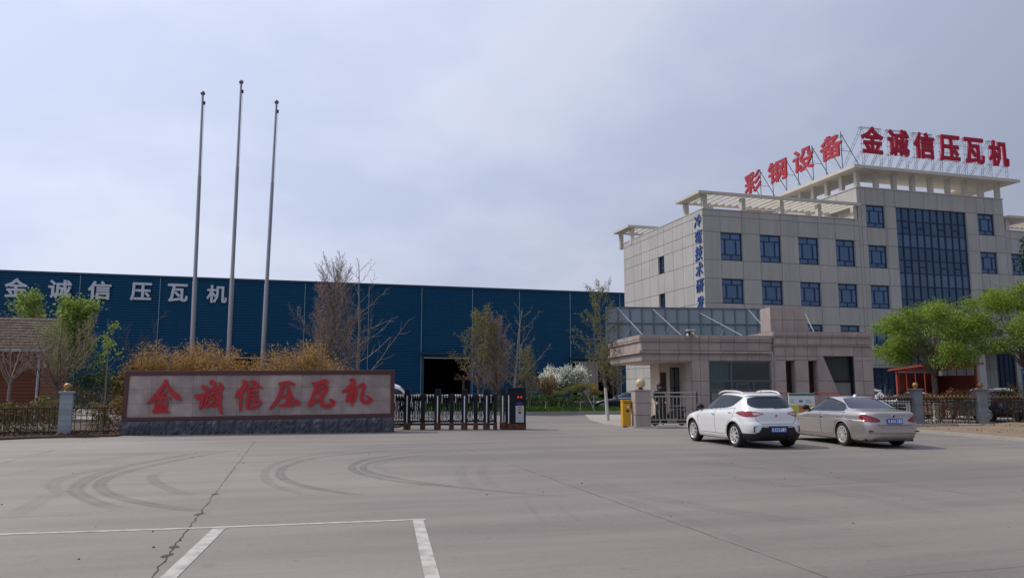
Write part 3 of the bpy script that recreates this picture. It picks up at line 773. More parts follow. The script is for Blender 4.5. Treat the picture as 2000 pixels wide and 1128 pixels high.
# blue characters running down the side wall
vs = sign('building_sign', 'column of blue brush style characters down the cream side wall of the office', OO, TH)
for ch, zt_, zb_ in (('冷', 14.69, 13.74), ('弯', 13.52, 12.47), ('技', 12.29, 11.18), ('术', 11.0, 9.93), ('研', 9.72, 8.72), ('发', 8.45, 7.42)):
    g = glyph(ch, 1.05, zt_ - zb_, .010, .06)
    g.V = [(x + (z - .5) * .10, y, z + x * .08) for x, y, z in g.V]
    g.V = [(y, 1.2 - x, z) for x, y, z in g.V]
    o = g.build('letter', 'letterb', vs); o.location = (-.11, 0, zb_ - .04)

# rooftop characters above the tower front
rsn = sign('rooftop_sign', 'six dark red characters on lattice frames along the front of the tower roof', OO, TH)
def ladder(mb, p0, p1, wv, r=.016, step=.42):
    p0, p1, wv = Vector(p0), Vector(p1), Vector(wv)
    mb.tube(p0, p1, r, n=4); mb.tube(p0 + wv, p1 + wv, r, n=4); n = int((p1 - p0).length / step)
    for i in range(1, n + 1): a = p0 + (p1 - p0) * (i / (n + .5)); mb.tube(a, a + wv, r * .8, n=4)
for ch, x0 in zip('金诚信压瓦机', (14.42, 17.0, 19.62, 22.25, 24.85, 27.5)):
    o = glyph(ch, 2.14, 2.28, .034, .16).build('letter', 'letterr', rsn); o.location = (x0, -.5, 20.5)
    f = MB()
    for xx in (x0 + .12, x0 + 1.85):
        ladder(f, (xx, -.28, 19.3), (xx, -.28, 22.72), (.22, 0, 0)); ladder(f, (xx, 2.6, 19.3), (xx, -.2, 22.72), (.22, 0, 0)); ladder(f, (xx, 1.6, 19.3), (xx, -.2, 20.8), (.22, 0, 0))
        f.box(xx - .06, xx + .3, -.4, -.1, 19.3, 19.36)
    for zz2 in (20.6, 21.3, 22.0, 22.72): f.tube((x0, -.26, zz2), (x0 + 2.2, -.26, zz2), .018, n=4)
    for yy in (-.26, .0): f.tube((x0 + .05, yy, 22.74), (x0 + 2.15, yy, 22.74), .016, n=4)
    f.V = [(x - x0, y + .5, z - 20.5) for x, y, z in f.V]
    f.build('support_frame', 'scaf', o)
rsl = sign('rooftop_sign', 'four bright red characters on slanting struts along the left edge of the tower roof', OO, TH)
for ch, ya, yb in (('彩', 14.73, 11.95), ('钢', 10.81, 7.95), ('设', 7.02, 4.2), ('备', 3.32, .55)):
    W = ya - yb
    g = glyph(ch, W, 2.06, .028, .14); g.V = [(y, W - x, z) for x, y, z in g.V]
    o = g.build('letter', 'letterred2', rsl); o.location = (13.32, yb, 20.58)
    f = MB()
    for yy in (yb + .35, yb + W - .45):
        f.tube((13.55, yy, 19.3), (13.55, yy, 22.6), .035, n=6); f.tube((15.6, yy, 19.3), (13.58, yy, 22.4), .032, n=6); f.tube((13.55, yy, 21.0), (14.45, yy, 21.0), .022, n=6)
    f.tube((13.56, yb, 21.1), (13.56, ya, 21.1), .02, n=5); f.tube((13.56, yb, 22.2), (13.56, ya, 22.2), .02, n=5)
    f.tube((13.56, yb + .35, 19.35), (13.56, yb + W - .45, 20.9), .008, n=4)
    f.V = [(x - 13.32, y - yb, z - 20.58) for x, y, z in f.V]
    f.build('support_frame', 'scaf', o)

# ================================================================== GUARD BOOTH
BO = (7.523, 32.753, 0); BT = R(7)
bo = thing('guard_booth', 'pink granite gatehouse with a deep overhanging canopy and slit windows beside the gate', 'gatehouse', (BO[0], BO[1], .05), BT)
BH = -.05                                   # heights below were measured from the yard
def bands(mb, x0, x1, yf, yb, rows, xcut, sides=True):
    """courses of granite round a block: front (at yf) and the left end (x0) running to yb"""
    for z0, z1, out in rows:
        xa, y = x0 - out, yf - out
        cuts = sorted(set([xa] + [c for c in xcut if xa + .1 < c < x1 - .05] + [x1]))
        for i in range(len(cuts) - 1): mb.box(cuts[i] + .008, cuts[i + 1] - .008, y, y + .06, z0 + .006, z1 - .006, 0)
        n = max(1, round((yb - y) / .72)); st = (yb - y - .07) / n
        for i in range(n): mb.box(xa, xa + .06, y + .068 + i * st + .004, y + .068 + (i + 1) * st - .006, z0 + .006, z1 - .006, 0)
        mb.box(xa + .055, x1 - .02, y + .055, yb - .02, z0 + .012, z1 - .012, 1)
g = MB()
cx = [-1.2, -.35, .21, .59, .98, 1.55, 2.15, 2.75, 3.3]
bands(g, -2.0, 3.9, 0, 5.4, [(2.70, 3.02, -.02), (3.02, 3.13, .10), (3.14, 3.53, 0), (3.53, 3.63, .07), (3.63, 3.82, .09)], cx)
g.build('canopy', ['granite', 'gjoint'], bo)
o = MB().box(-1.9, 3.88, .1, 5.3, 2.66, 2.70).build('soffit', 'paleplaster', bo)
# front wall below the canopy right part, with big window
g = MB(); panel_wall(g, [.21, .59, .98, 3.79, 3.93], [0, .62, 1.24, 1.84, 2.72], [(.98, 3.79, .62, 2.72)], .016, .04, .02)
g.V = [v for v in g.V]
sidew = MB(); panel_wall(sidew, [0, .5, 1.6], [0, .62, 1.24, 1.84, 2.68], [], .016, .03, 0); sidew.V = [(.22 + y, 1.62 - x, z) for x, y, z in sidew.V]
g.add(sidew.V, sidew.F, 0)
g.build('wall', ['granite', 'gjoint'], bo)
# room walls, floor and ceiling
rm = MB(); rm.box(3.84, 3.95, .1, 5.2, 0, 2.66); rm.box(.28, 3.9, 5.1, 5.2, 0, 2.66); rm.box(.28, .36, 2.75, 5.1, 0, 2.66); rm.box(.36, 3.84, 1.7, 5.1, 2.6, 2.655); rm.box(.3, 3.84, .2, 5.1, .0, .05)
rm.build('room_wall', 'roomdark', bo)
f = MB()
for xx in (1.02, 2.0, 3.75): f.box(xx - .04, xx + .04, .03, .12, .66, 2.68)
f.box(2.95, 3.03, .035, .115, .66, 1.85)
for zz3 in (.66, 1.85, 2.68): f.box(.98, 3.79, .04, .11, zz3 - .04, zz3 + .04)
for xx in (2.25, 2.75): f.box(xx - .03, xx + .03, .045, .105, .7, 1.8)
f.box(2.25, 2.75, .045, .105, 1.70, 1.76)
o = f.build('window', mat('grey_green_frame', (.10, .13, .14), .4, metal=.4), bo)
MB().add([(.98, .075, .66), (3.79, .075, .66), (3.79, .075, 2.68), (.98, .075, 2.68)], [(0, 1, 2, 3)]).build('pane', 'boothglass', o)
cu = MB()
for i in range(18): x = 1.08 + i * .05; cu.box(x, x + .03, .26 + .03 * (i % 2), .28 + .03 * (i % 2), 1.9, 2.6)
for i in range(14): x = 1.08 + i * .05; cu.box(x, x + .03, .26 + .03 * (i % 2), .28 + .03 * (i % 2), .8, 1.8)
cu.build('curtain', 'curtain', bo)
# recessed entrance under the canopy
e = MB(); e.box(-.78, -.71, 1.52, 2.75, 0, 2.66); e.box(-.71, .3, 2.68, 2.75, 0, 2.66); e.box(-.40, -.26, 1.52, 1.72, 0, 2.66); e.box(-.26, .20, 1.58, 1.72, 0, .78); e.box(-.26, .20, 1.58, 1.72, 2.46, 2.66); e.box(-.71, -.40, 1.60, 1.72, 2.25, 2.66)
e.build('wall', 'paleplaster', bo)
d = MB(); d.box(-.71, -.40, 1.62, 1.68, .02, 2.25); o = d.build('door', mat('dark_wood_door', (.035, .018, .014), .5), bo)
MB().box(-.46, -.43, 1.58, 1.62, 1.0, 1.12).build('handle', 'chrome', o)
f = MB()
for xx in (-.24, -.02, .18): f.box(xx - .02, xx + .02, 1.57, 1.63, .78, 2.46)
for zz3 in (.80, 1.55, 2.44): f.box(-.24, .2, 1.575, 1.625, zz3 - .02, zz3 + .02)
o = f.build('window', 'gatedark', bo); MB().add([(-.24, 1.6, .8), (.2, 1.6, .8), (.2, 1.6, 2.44), (-.24, 1.6, 2.44)], [(0, 1, 2, 3)]).build('pane', 'boothglass', o)
# right block with slits and a slanted window
g = MB(); YF = -.16
PX = [3.95, 4.40, 4.84, 5.44, 5.87, 6.58, 7.58, 7.98, 8.44]; PZ = [0, .62, 1.24, 1.85, 2.74, 2.93, 3.36]
slits = [(4.40, 4.84, .3, 2.74), (5.44, 5.87, 1.33, 2.74)]
def granite_poly(poly): g.prism(poly, YF, YF + .1, 0)
def slab(x0, x1, z0, z1): g.box(x0 + .008, x1 - .008, YF, YF + .08, z0 + .008, z1 - .008, 0)
for i in range(len(PX) - 1):
    for j in range(len(PZ) - 1):
        x0, x1, z0, z1 = PX[i], PX[i + 1], PZ[j], PZ[j + 1]; cx_, cz_ = (x0 + x1) / 2, (z0 + z1) / 2
        if x0 >= 4.39 and x1 <= 4.85 and .62 <= z0 and z1 <= 2.75: continue
        if x0 >= 5.43 and x1 <= 5.88 and 1.24 <= z0 and z1 <= 2.75: continue
        if 5.87 <= x0 + .01 and x1 <= 7.59 and z1 <= 2.94: continue
        slab(x0, x1, z0, z1)
edge = lambda z: 6.15 + (2.93 - z) * .40       # slanted jamb of the big window
for z0, z1 in ((0, .62), (.62, 1.24), (1.24, 1.85), (1.85, 2.93)):
    g.prism([(5.878, z0 + .008), (edge(z0) - .004, z0 + .008), (edge(z1) - .004, z1 - .008), (5.878, z1 - .008)], YF, YF + .09, 0)
g.box(3.97, 8.42, YF + .05, YF + .075, 3.0, 3.36, 1)
for x0, x1, z0, z1 in ((3.97, 4.40, 0, 3), (4.84, 5.44, 0, 3), (5.87, 6.15, 0, 3), (7.585, 8.42, 0, 3), (4.4, 4.84, 0, .62), (5.44, 5.87, 0, 1.24), (4.4, 5.87, 2.74, 3)): g.box(x0, x1, YF + .05, YF + .078, z0, z1, 1)
for x0, x1, z0 in ((4.40, 4.84, .62), (5.44, 5.87, 1.24)):
    g.box(x0 - .0, x0 + .012, YF + .02, .35, z0, 2.74, 0); g.box(x1 - .012, x1, YF + .02, .35, z0, 2.74, 0)
g.box(8.42, 8.46, YF + .01, 5.2, 0, 3.36, 0)
g.box(3.93, 3.965, YF + .01, 0, 0, 3.4, 0)
bands(g, 3.93, 8.5, YF, 5.3, [(3.36, 3.42, .07), (3.43, 3.74, .0), (3.74, 3.80, .05), (3.80, 4.0, .07)], [4.5, 5.0, 5.45, 6.05, 6.6, 7.15, 7.75])
g.build('wall', ['granite', 'gjoint'], bo)
for x0, x1, z0 in ((4.41, 4.83, .62), (5.45, 5.86, 1.24)):
    MB().box(x0, x1, .22, .26, z0, 2.74).build('window', mat('dark_red_glass', (.035, .010, .012), .2), bo)
o = MB().prism([(edge(1.86) + .02, 1.88), (7.56, 1.88), (7.56, 2.92), (edge(2.92) + .02, 2.92)], .14, .18).build('window', 'smokeglass', bo)
f = MB(); f.box(7.52, 7.585, -.02, .14, 0, 2.93); f.prism([(edge(1.9), 1.80), (7.52, 1.80), (7.52, 1.87), (edge(1.9), 1.87)], .08, .2); f.build('frame', 'gatedark', o)
MB().prism([(edge(0) + .02, 0), (7.52, 0), (7.52, 1.80), (edge(1.8) + .02, 1.80)], .12, .16).build('lower_panel', 'greypanel', bo)
# tall tiled upstand on the roof, slanted at its right end
g = MB(); F0 = -.02
for (a, b_, c, d_) in ((3.88, 4.42, 4.0, 4.52), (4.42, 4.97, 4.0, 4.52), (3.88, 4.42, 4.52, 5.08), (4.42, 4.97, 4.52, 5.08)): g.box(a + .006, b_ - .006, F0, F0 + .05, c + .006, d_ - .006, 0)
g.prism([(4.976, 4.006), (5.63, 4.006), (5.54, 4.514), (4.976, 4.514)], F0, F0 + .05, 0); g.prism([(4.976, 4.526), (5.54, 4.526), (5.45, 5.074), (4.976, 5.074)], F0, F0 + .05, 0)
g.prism([(3.9, 4.0), (5.61, 4.0), (5.44, 5.06), (3.9, 5.06)], F0 + .045, .95, 1); g.box(3.86, 3.9, F0, .96, 4.006, 5.074, 0)
g.build('roof_upstand', ['granite', 'gjoint'], bo)
MB().box(-1.95, 8.4, .1, 5.2, 3.70, 3.76).build('roof', 'gjoint', bo)

# billboard seen from behind, on the booth roof
bb = thing('billboard', 'blue grey sheet metal billboard seen from behind standing on the gatehouse roof', 'billboard', (BO[0], BO[1], .0), BT)
YB = 4.6; g = MB(); xg = [-2.34 + .6 * i for i in range(18)]
for i in range(17):
    for z0, z1 in ((3.80, 4.74), (4.78, 5.52)): g.box(xg[i] + .03, xg[i + 1] - .03, YB + .06, YB + .075, z0, z1)
g.build('panel', 'steelblue', bb)
f = MB()
for x in xg: f.box(x - .025, x + .025, YB, YB + .06, 3.72, 5.55)
for z in (3.78, 4.76, 5.54): f.box(-2.36, 7.88, YB + .003, YB + .058, z - .025, z + .025)
f.box(-2.36, 7.88, YB + .06, YB + .16, 3.74, 3.78); f.box(-2.36, 7.88, YB + .076, YB + .1, 3.78, 5.54)
f.build('frame', mat('frame_grey', (.16, .21, .26), .5), bb)
for xt, zt2, xb2, yb2 in ((-1.78, 5.48, -1.67, .7), (.01, 5.45, .11, .75), (2.4, 5.30, 3.01, .8), (4.97, 5.48, 4.55, 1.2), (7.89, 5.5, 6.42, .8)):
    f = MB(); f.tube((xt, YB - .02, zt2), (xb2, yb2, 3.86), .026, n=7); m_ = Vector((xt, YB - .02, zt2)).lerp(Vector((xb2, yb2, 3.86)), .62)
    f.tube(m_, m_ + Vector((-.45, .1, 3.76 - m_.z)), .016, n=5); f.box(xb2 - .12, xb2 + .25, yb2 - .1, yb2 + .1, 3.8, 3.85)
    f.build('strut', mat('strut_grey', (.22, .25, .28), .6, metal=.2) if 'strutm' not in M else M['strutm'], bb)

def camera_unit(loc, rz, label):
    t = thing('security_camera', label, 'camera', loc, rz)
    MB().tube((0, .0, 0), (0, -.34, -.05), .055, n=12).build('housing', 'white', t, True)
    b = MB(); b.tube((0, -.05, 0), (0, .12, -.12), .02, n=6); b.box(-.05, .05, .10, .13, -.2, -.03); b.build('bracket', 'plastic', t)
    MB().tube((0, -.341, -.05), (0, -.36, -.053), .045, n=12).build('lens', 'black', t)
camera_unit((5.23, 36.2, 3.42), R(-62), 'white security camera on the left end of the gatehouse canopy')
cc = thing('security_camera', 'cluster of pale security cameras on the front roof edge of the gatehouse', 'camera', (7.64, 32.62, 3.99), BT)
b = MB(); b.box(-.16, .16, -.1, .12, -.1, -.03); b.tube((0, 0, -.08), (0, -.2, .03), .02, n=6); b.build('bracket', 'plastic', cc)
for dx in (-.13, .05, .17): MB().tube((dx, -.12, .0 - abs(dx) * .9), (dx * 1.5, -.36, -.05 - abs(dx) * 1.2), .05, n=10).build('housing', 'paleplaster', cc, True)
MB().box(-.17, .17, -.28, -.02, .05, .085).build('sunshade', 'white', cc)

# stone gate pier with globe, railing
pi = thing('gate_pier', 'square pink granite pier carrying a cream globe lamp beside the yellow barrier box', 'pier', (5.27, 31.35, .0), R(5))
g = MB()
for i, (z0, z1) in enumerate(((0, .50), (.51, .99), (1.0, 1.47))): g.box(-.31, .31, -.33, .33, z0 + .006, z1)
g.box(-.29, .29, -.31, .31, 0, 1.48, 1); g.box(-.34, .34, -.36, .36, 1.475, 1.53, 0)
g.build('shaft', ['granite', 'gjoint'], pi, bevel=.006)
gl_ = thing('globe_lamp', 'round cream globe lamp on top of the granite gate pier', 'lamp', (5.27, 31.35, 1.53), R(5))
MB().ball((0, 0, .26), .20, 20).build('globe', 'globe', gl_, True)
MB().lathe([(.13, 0), (.11, .05), (.06, .07), (.06, .10), (.10, .12)], n=14).build('collar', 'plastic', gl_, True)
ra = thing('metal_railing', 'stainless steel railing between the granite pier and the gatehouse column', 'railing', (5.60, 31.22, .05), R(6))
LR = 2.0; b = MB()
for z in (1.36, 1.20): b.tube((0, 0, z), (LR, 0, z), .026, n=8)
for z in (.12, .26): b.tube((0, 0, z), (LR, 0, z), .02, n=8)
b.build('rail', 'steelrail', ra, True)
for i in range(13): MB().tube((.1 + i * .15, 0, .26), (.1 + i * .15, 0, 1.2), .014, n=6).build('baluster', 'steelrail', ra, True)
for x in (.02, LR): MB().tube((x, 0, 0), (x, 0, 1.40), .03, n=8).build('post', 'iron' if x > 1 else 'steelrail', ra, True)

# yellow barrier box
yb_ = thing('barrier_box', 'yellow painted barrier control box standing in front of the granite pier', 'barrier box', (4.69, 31.65, .05), R(7))
g = MB(); g.box(-.17, .17, -.17, .17, .0, 1.02); g.build('cabinet', 'yellow', yb_, bevel=.02)
MB().box(-.185, .185, -.185, .185, 1.02, 1.06).build('lid', 'yellow', yb_, bevel=.012)
MB().box(-.03, .10, -.185, -.17, .58, .66).build('control_slot', mat('dark_red_slot', (.08, .01, .01), .4), yb_); MB().lathe([(.05, 0), (.05, .015)], (.05, -.178, .78), 12, 'y').build('lock', 'boardwhite', yb_)
MB().box(-.12, .14, -.18, -.17, .93, .96).build('vent', 'plastic', yb_)

# ================================================================== RETRACTABLE GATE
ga = thing('retractable_gate', 'black and white electric folding gate drawn back beside the stone name wall', 'gate', (-4.45, 29.75, 0), R(3.5))
GX = lambda px: (px - 772) / 250 * 5.0          # along the gate
tall = [791.5, 850, 902, 945, 976]; short = [821.5, 877, 924, 962, 985]
for px in tall + short:
    x = GX(px); T_ = px in tall; h = 1.56 if T_ else 1.36; w = (.108 if T_ else .075) * (1 - .25 * (px > 960))
    o = MB().box(x - w, x + w, -.2, .2, .16, h).build('post', 'gatedark', ga, bevel=.012)
    if T_: MB().box(x - .022, x + .022, -.215, -.2, .2, 1.30).build('stripe', 'white', o)
    b = MB(); b.prism([(x - w - .02, .03), (x - w * .7, 0), (x + w * .7, 0), (x + w + .02, .03), (x + w + .01, .27), (x - w - .01, .27)], -.23, .23); b.build('wheel_housing', 'rust', o)
allp = sorted([GX(p) for p in tall + short] + [-.25])
for i in range(len(allp) - 1):
    a, b_ = allp[i] + .11, allp[i + 1] - .11
    n = max(1, round((b_ - a) / .105))
    if b_ - a < .1: continue
    rl = MB()
    for z in (.20, .33, 1.12, 1.25): rl.box(a - .05, b_ + .05, -.045, .03, z - .035, z + .035)
    rl.build('rail', 'gatedark', ga)
    lt = MB(); mid_ = (a + b_) / 2
    for y in (.02, .14):
        for za, zb5 in ((.30, .74), (.74, 1.18)): lt.beam((a - .06, y, za), (b_ + .06, y, zb5), .03, .02); lt.beam((a - .06, y + .02, zb5), (b_ + .06, y + .02, za), .03, .02)
        lt.box(a - .05, b_ + .05, y, y + .03, 1.10, 1.25)
    nn = max(2, int((b_ - a) / .06))
    for k in range(nn): xx = a + (k + .5) * (b_ - a) / nn; lt.box(xx - .014, xx + .014, .10, .13, .24, 1.28)
    lt.build('lattice', 'gatedark', ga)
    for k in range(n):
        x = a + (k + .5) * (b_ - a) / n
        b = MB(); b.tube((x, -.08, .34), (x, -.08, .70), .019, n=6); b.tube((x, -.08, .70), (x, -.08, 1.02), .018, n=6, mi=1); b.tube((x, -.08, 1.02), (x, -.08, 1.22), .02, n=6, mi=1 if k % 4 else 0)
        b.ball((x, -.08, .37), .042, 8); b.ball((x, -.06, 1.31), .038, 8); b.tube((x, -.06, 1.22), (x, -.06, 1.30), .015, n=5)
        b.build('baluster', ['white', 'gatedark'], ga, True)
X = GX(1000)
gb = MB(); gb.box(X - .29, X + .42, -.30, .30, .24, 1.56); gb.box(X - .31, X + .44, -.32, .32, 1.56, 1.61)
o = gb.build('drive_box', 'gatedark', ga, bevel=.015)
MB().box(X - .27, X - .23, -.315, -.3, .25, 1.32).build('stripe', 'white', o)
MB().box(X - .27, X + .43, -.31, .31, .02, .24).build('base', 'rust', o)
MB().box(X + .06, X + .30, -.306, -.30, 1.17, 1.32).build('display', 'black', o)
l_ = MB()
for dx in (.12, .24): l_.lathe([(.028, 0), (.028, -.01)], (X + dx, -.306, 1.245), 12, 'y')
l_.build('lamp', 'led', o)
MB().box(X + .02, X + .34, -.31, -.302, .28, .92).build('front_panel', 'galv', o)
l_ = MB(); l_.box(X + .12, X + .24, -.316, -.311, .62, .68, 0); l_.box(X + .05, X + .31, -.316, -.311, .75, .775, 1); l_.lathe([(.05, 0), (.05, -.006)], (X + .18, -.311, .765), 12, 'y', 1); l_.box(X + .13, X + .23, -.316, -.311, .84, .865, 0); l_.box(X + .06, X + .28, -.306, -.301, .97, 1.05, 2)
l_.build('emblem', ['gatedark', 'boardorange', mat('blue_strip', (.03, .04, .25), .4)], o)

# ================================================================== NAME WALL
sw_ = thing('name_wall', 'long low stone name wall with red brush characters and a maroon frame', 'sign wall', (-9.014, 27.117, 0), R(12.8))
sw_.rotation_euler = (0, R(-.5), R(12.8))
g = MB(); q = random.Random(9); x = -4.44
bm_ = bmesh.new()
base = MB(); base.box(-4.43, 4.82, -.02, .75, -.15, .50, 0)
while x < 4.75:
    wv = q.uniform(.44, .62); x2 = min(x + wv, 4.83)
    for z0, z1 in ((-.12, .50),):
        V = []; nx, nz_ = 8, 6
        for j in range(nz_ + 1):
            for i in range(nx + 1):
                u, v = i / nx, j / nz_; ed = min(u, 1 - u, v, 1 - v) * 6
                V.append((x + .01 + (x2 - x - .02) * u, -.03 - min(1, ed) * q.uniform(.015, .075), z0 + .01 + (z1 - z0 - .02) * v))
        base.add(V, [(j * (nx + 1) + i, j * (nx + 1) + i + 1, (j + 1) * (nx + 1) + i + 1, (j + 1) * (nx + 1) + i) for j in range(nz_) for i in range(nx)], 0)
    x = x2
base.build('base', 'darkstone', sw_)
f = MB()
f.box(-4.40, 4.84, .0, .72, .505, .56); f.box(-4.38, 4.83, .025, .70, .56, .63)
f.box(-4.36, 4.825, .03, .68, 2.06, 2.22); f.prism([(-4.38, .63), (-4.25, .63), (-4.21, 2.06), (-4.35, 2.06)], .03, .68); f.box(4.68, 4.825, .03, .68, .63, 2.06)
f.build('frame', 'maroon', sw_, bevel=.01)
p = MB()
xs_ = [-4.26, -3.5, -2.84, -2.15, -1.4, -.7, .05, .75, 1.5, 2.2, 2.95, 3.7, 4.68]
for i in range(len(xs_) - 1):
    for z0, z1 in ((.63, 1.09), (1.09, 1.60), (1.60, 2.06)): p.box(xs_[i] + .003, xs_[i + 1] - .003, .07, .12, z0 + .003, z1 - .003, 0)
p.box(-4.25, 4.68, .1, .6, .63, 2.06, 1)
p.build('panel', ['pinkstone', 'gjoint'], sw_)
BR = {'金': (-3.95, 2.08, [[(625,140,60),(520,330,85),(400,480,80),(300,580,55),(228,642,16)], [(605,140,60),(690,290,75),(790,420,95),(880,490,115),(985,578,16)], [(430,520,30),(560,430,60),(645,395,40)], [(350,568,24),(560,515,70),(745,535,26)], [(560,410,55),(545,600,60),(525,800,70)], [(415,600,40),(420,700,60),(425,800,70)], [(500,615,30),(470,740,36)], [(660,620,60),(600,735,40)], [(668,640,50),(650,780,60)], [(370,795,26),(400,822,80),(560,795,95),(715,840,40)]]),
 '诚': (-3.95, 2.08, [[(1415,260,24),(1490,300,95),(1575,345,40)], [(1285,470,50),(1350,500,115),(1500,455,60)], [(1470,455,75),(1440,620,85),(1410,765,60)], [(1535,380,50),(1640,335,70),(1745,310,55)], [(1570,370,60),(1540,560,60),(1500,710,36)], [(1590,485,40),(1720,420,50)], [(1550,590,34),(1690,510,50),(1695,620,55),(1560,725,60)], [(1520,690,40),(1690,660,50)], [(1610,190,56),(1655,150,60),(1725,260,85),(1775,450,95),(1825,650,95),(1865,800,75),(1905,905,16)], [(1865,450,60),(1850,580,70),(1770,680,60),(1685,722,26)], [(1808,188,30),(1870,290,100),(1860,405,26)]]),
 '信': (-1.285, 2.08, [[(505,140,30),(590,190,95),(540,300,120),(430,430,105),(370,505,56)], [(500,390,90),(475,600,75),(482,825,46)], [(685,160,40),(780,190,85),(855,245,50)], [(590,325,50),(750,280,65),(850,270,75),(965,325,26)], [(655,390,44),(760,380,50),(868,405,36)], [(650,485,40),(770,470,55),(878,492,36)], [(660,350,66),(645,550,72),(632,760,66)], [(680,560,50),(800,565,75),(900,620,66),(935,662,40)], [(905,655,50),(845,730,66),(700,770,76),(630,770,50)], [(680,665,40),(800,625,50)]]),
 '压': (-1.285, 2.08, [[(1325,215,26),(1450,212,85),(1580,205,85),(1695,245,36)], [(1410,255,66),(1385,400,85),(1310,580,85),(1230,700,75),(1148,785,46)], [(1425,530,40),(1560,500,95),(1672,545,50)], [(1520,300,44),(1570,400,90),(1560,600,95),(1530,690,85)], [(1362,725,50),(1500,705,85),(1650,690,85),(1740,625,60)], [(1685,610,44),(1770,645,90),(1800,712,40)]]),
 '瓦': (1.335, 2.09, [[(345,218,34),(500,222,95),(620,165,85),(705,192,36)], [(445,270,85),(410,420,85),(360,560,85),(300,725,85)], [(295,730,66),(400,660,66),(525,570,46)], [(540,330,50),(650,300,95),(655,400,90),(580,530,85),(560,650,85),(620,750,85),(750,742,95),(835,690,85),(800,630,70),(730,588,16)], [(470,410,56),(545,485,66)], [(475,375,36),(560,350,40)]]),
 '机': (1.335, 2.09, [[(1025,412,26),(1110,390,95),(1220,285,85),(1295,240,50)], [(1195,152,40),(1270,150,85),(1290,260,75),(1250,420,105),(1170,560,105),(1130,655,46)], [(1250,420,85),(1235,600,85),(1262,765,16)], [(1352,375,66),(1340,500,85),(1300,668,40)], [(1365,335,40),(1440,280,75),(1520,270,85),(1510,380,85),(1480,500,75),(1490,620,85),(1570,685,85),(1660,645,95),(1680,590,60),(1568,518,14)]])}
for ch, (x0, ztop, st) in BR.items():
    k = 2.93 / 2000 if ch in '金诚' else 3.01 / 2000 if ch in '信压' else 3.11 / 2000
    o = brush(st, k, 1.53 / 1000, .075).build('letter', 'redpaint', sw_); o.location = (x0, -.005, ztop)

# ================================================================== FLAGPOLES
def flagpole(x, y, h, dx, label):
    t = thing('flagpole', label, 'flagpole', (x, y, 0), 0, 'flagpoles behind the name wall')
    t.rotation_euler = (0, math.atan2(dx, h), 0)
    b = MB(); b.tube((0, 0, 0), (0, 0, h * .42), .105, .095, 14); b.tube((0, 0, h * .42), (0, 0, h * .74), .085, .072, 14); b.tube((0, 0, h * .74), (0, 0, h - .12), .060, .05, 14)
    b.build('pole', 'pole', t, True)
    MB().ball((0, 0, h - .02), .105, 14).build('finial', mat('dull_finial', (.2, .19, .19), .4, metal=.5), t, True)
    b = MB(); b.box(.03, .12, -.03, .03, h - .55, h - .40); b.build('pulley', 'plastic', t)
    MB().lathe([(.22, 0), (.22, .06), (.12, .1), (.11, .3)], n=14).build('base', 'pole', t, True)
    MB().tube((.09, -.04, 1.2), (.10, -.02, h - .5), .006, n=4).build('rope', 'scaf', t)
flagpole(-13.70, 32.6, 14.72, -.18, 'left flagpole of the three, standing nearest the factory sign characters')
flagpole(-12.45, 33.4, 15.58, -.03, 'tallest middle flagpole of the three')
flagpole(-11.25, 34.2, 14.93, .18, 'right flagpole of the three, nearest the big bare tree')

# ================================================================== FENCES
def fence_pillar(x, y, rz, label, tint='bluestone', h=1.42):
    t = thing('fence_pillar', label, 'fence pillar', (x, y, 0), rz)
    g = MB(); n = 8
    for i in range(n): g.box(-.185, .185, -.185, .185, i * h / n + .006, (i + 1) * h / n - .003, 0)
    g.box(-.175, .175, -.175, .175, 0, h - .01, 1); g.build('shaft', [tint, 'joint'], t)
    MB().box(-.235, .235, -.235, .235, h, h + .07).build('cap', tint, t, bevel=.01)
    b = MB(); b.ball((0, 0, h + .22), .125, 18); b.lathe([(.12, h + .07), (.06, h + .10), (.06, h + .13)], n=12); b.build('ball', 'gold', t, True)
fence_pillar(-14.80, 25.45, R(25), 'blue grey tiled fence pillar with a gold ball left of the name wall')
fence_pillar(17.95, 34.0, R(5), 'grey tiled fence pillar with a gold ball in front of the orange steel shed', 'greytile', 1.50)
fence_pillar(20.65, 33.7, R(-2), 'grey tiled fence pillar with a gold ball near the right edge behind the soil', 'greytile', 1.50)
def fence(a, b, h, label, gold=True, z=0.0, sp=.155):
    a = Vector((*a, z)); b = Vector((*b, z)); L = (b - a).length
    t = thing('iron_fence', label, 'fence', a, math.atan2(b.y - a.y, b.x - a.x))
    r = MB()
    for zz4 in ((.12, h - .30, h - .16) if gold else (.12, h - .1)): r.box(0, L, -.018, .018, zz4 - .018, zz4 + .018)
    if gold:
        n = int(L / sp)
        for i in range(n):
            c = (i + .5) * L / n; r.path([(c + .055 * math.cos(u), 0, h - .23 + .055 * math.sin(u)) for u in np.linspace(0, 6.28, 9)[:-1]], .008, 4, closed=True)
            r.path([(c - sp / 2, 0, .02), (c, 0, .11), (c + sp / 2, 0, .02), (c, 0, -.03)], .009, 4, closed=True)
    r.build('rail', 'iron', t)
    n = min(100, int(L / sp)); 
    for i in range(n): MB().tube(((i + .5) * L / n, 0, 0), ((i + .5) * L / n, 0, h - .08), .012, n=5).build('bar', 'iron', t)
    if gold:
        f = MB()
        for i in range(n):
            x = (i + .5) * L / n; f.lathe([(.014, h - .1), (.034, h - .05), (.012, h + .0), (.0, h + .07)], (x, 0, 0), 6)
            f.path([(x - .05, 0, h - .14), (x - .06, 0, h - .06), (x - .03, 0, h - .05)], .011, 4); f.path([(x + .05, 0, h - .14), (x + .06, 0, h - .06), (x + .03, 0, h - .05)], .011, 4)
        f.build('finials', 'gold', t)
fence((18.15, 33.98), (20.45, 33.72), 1.28, 'black iron fence with gold finials between the two grey pillars at right')
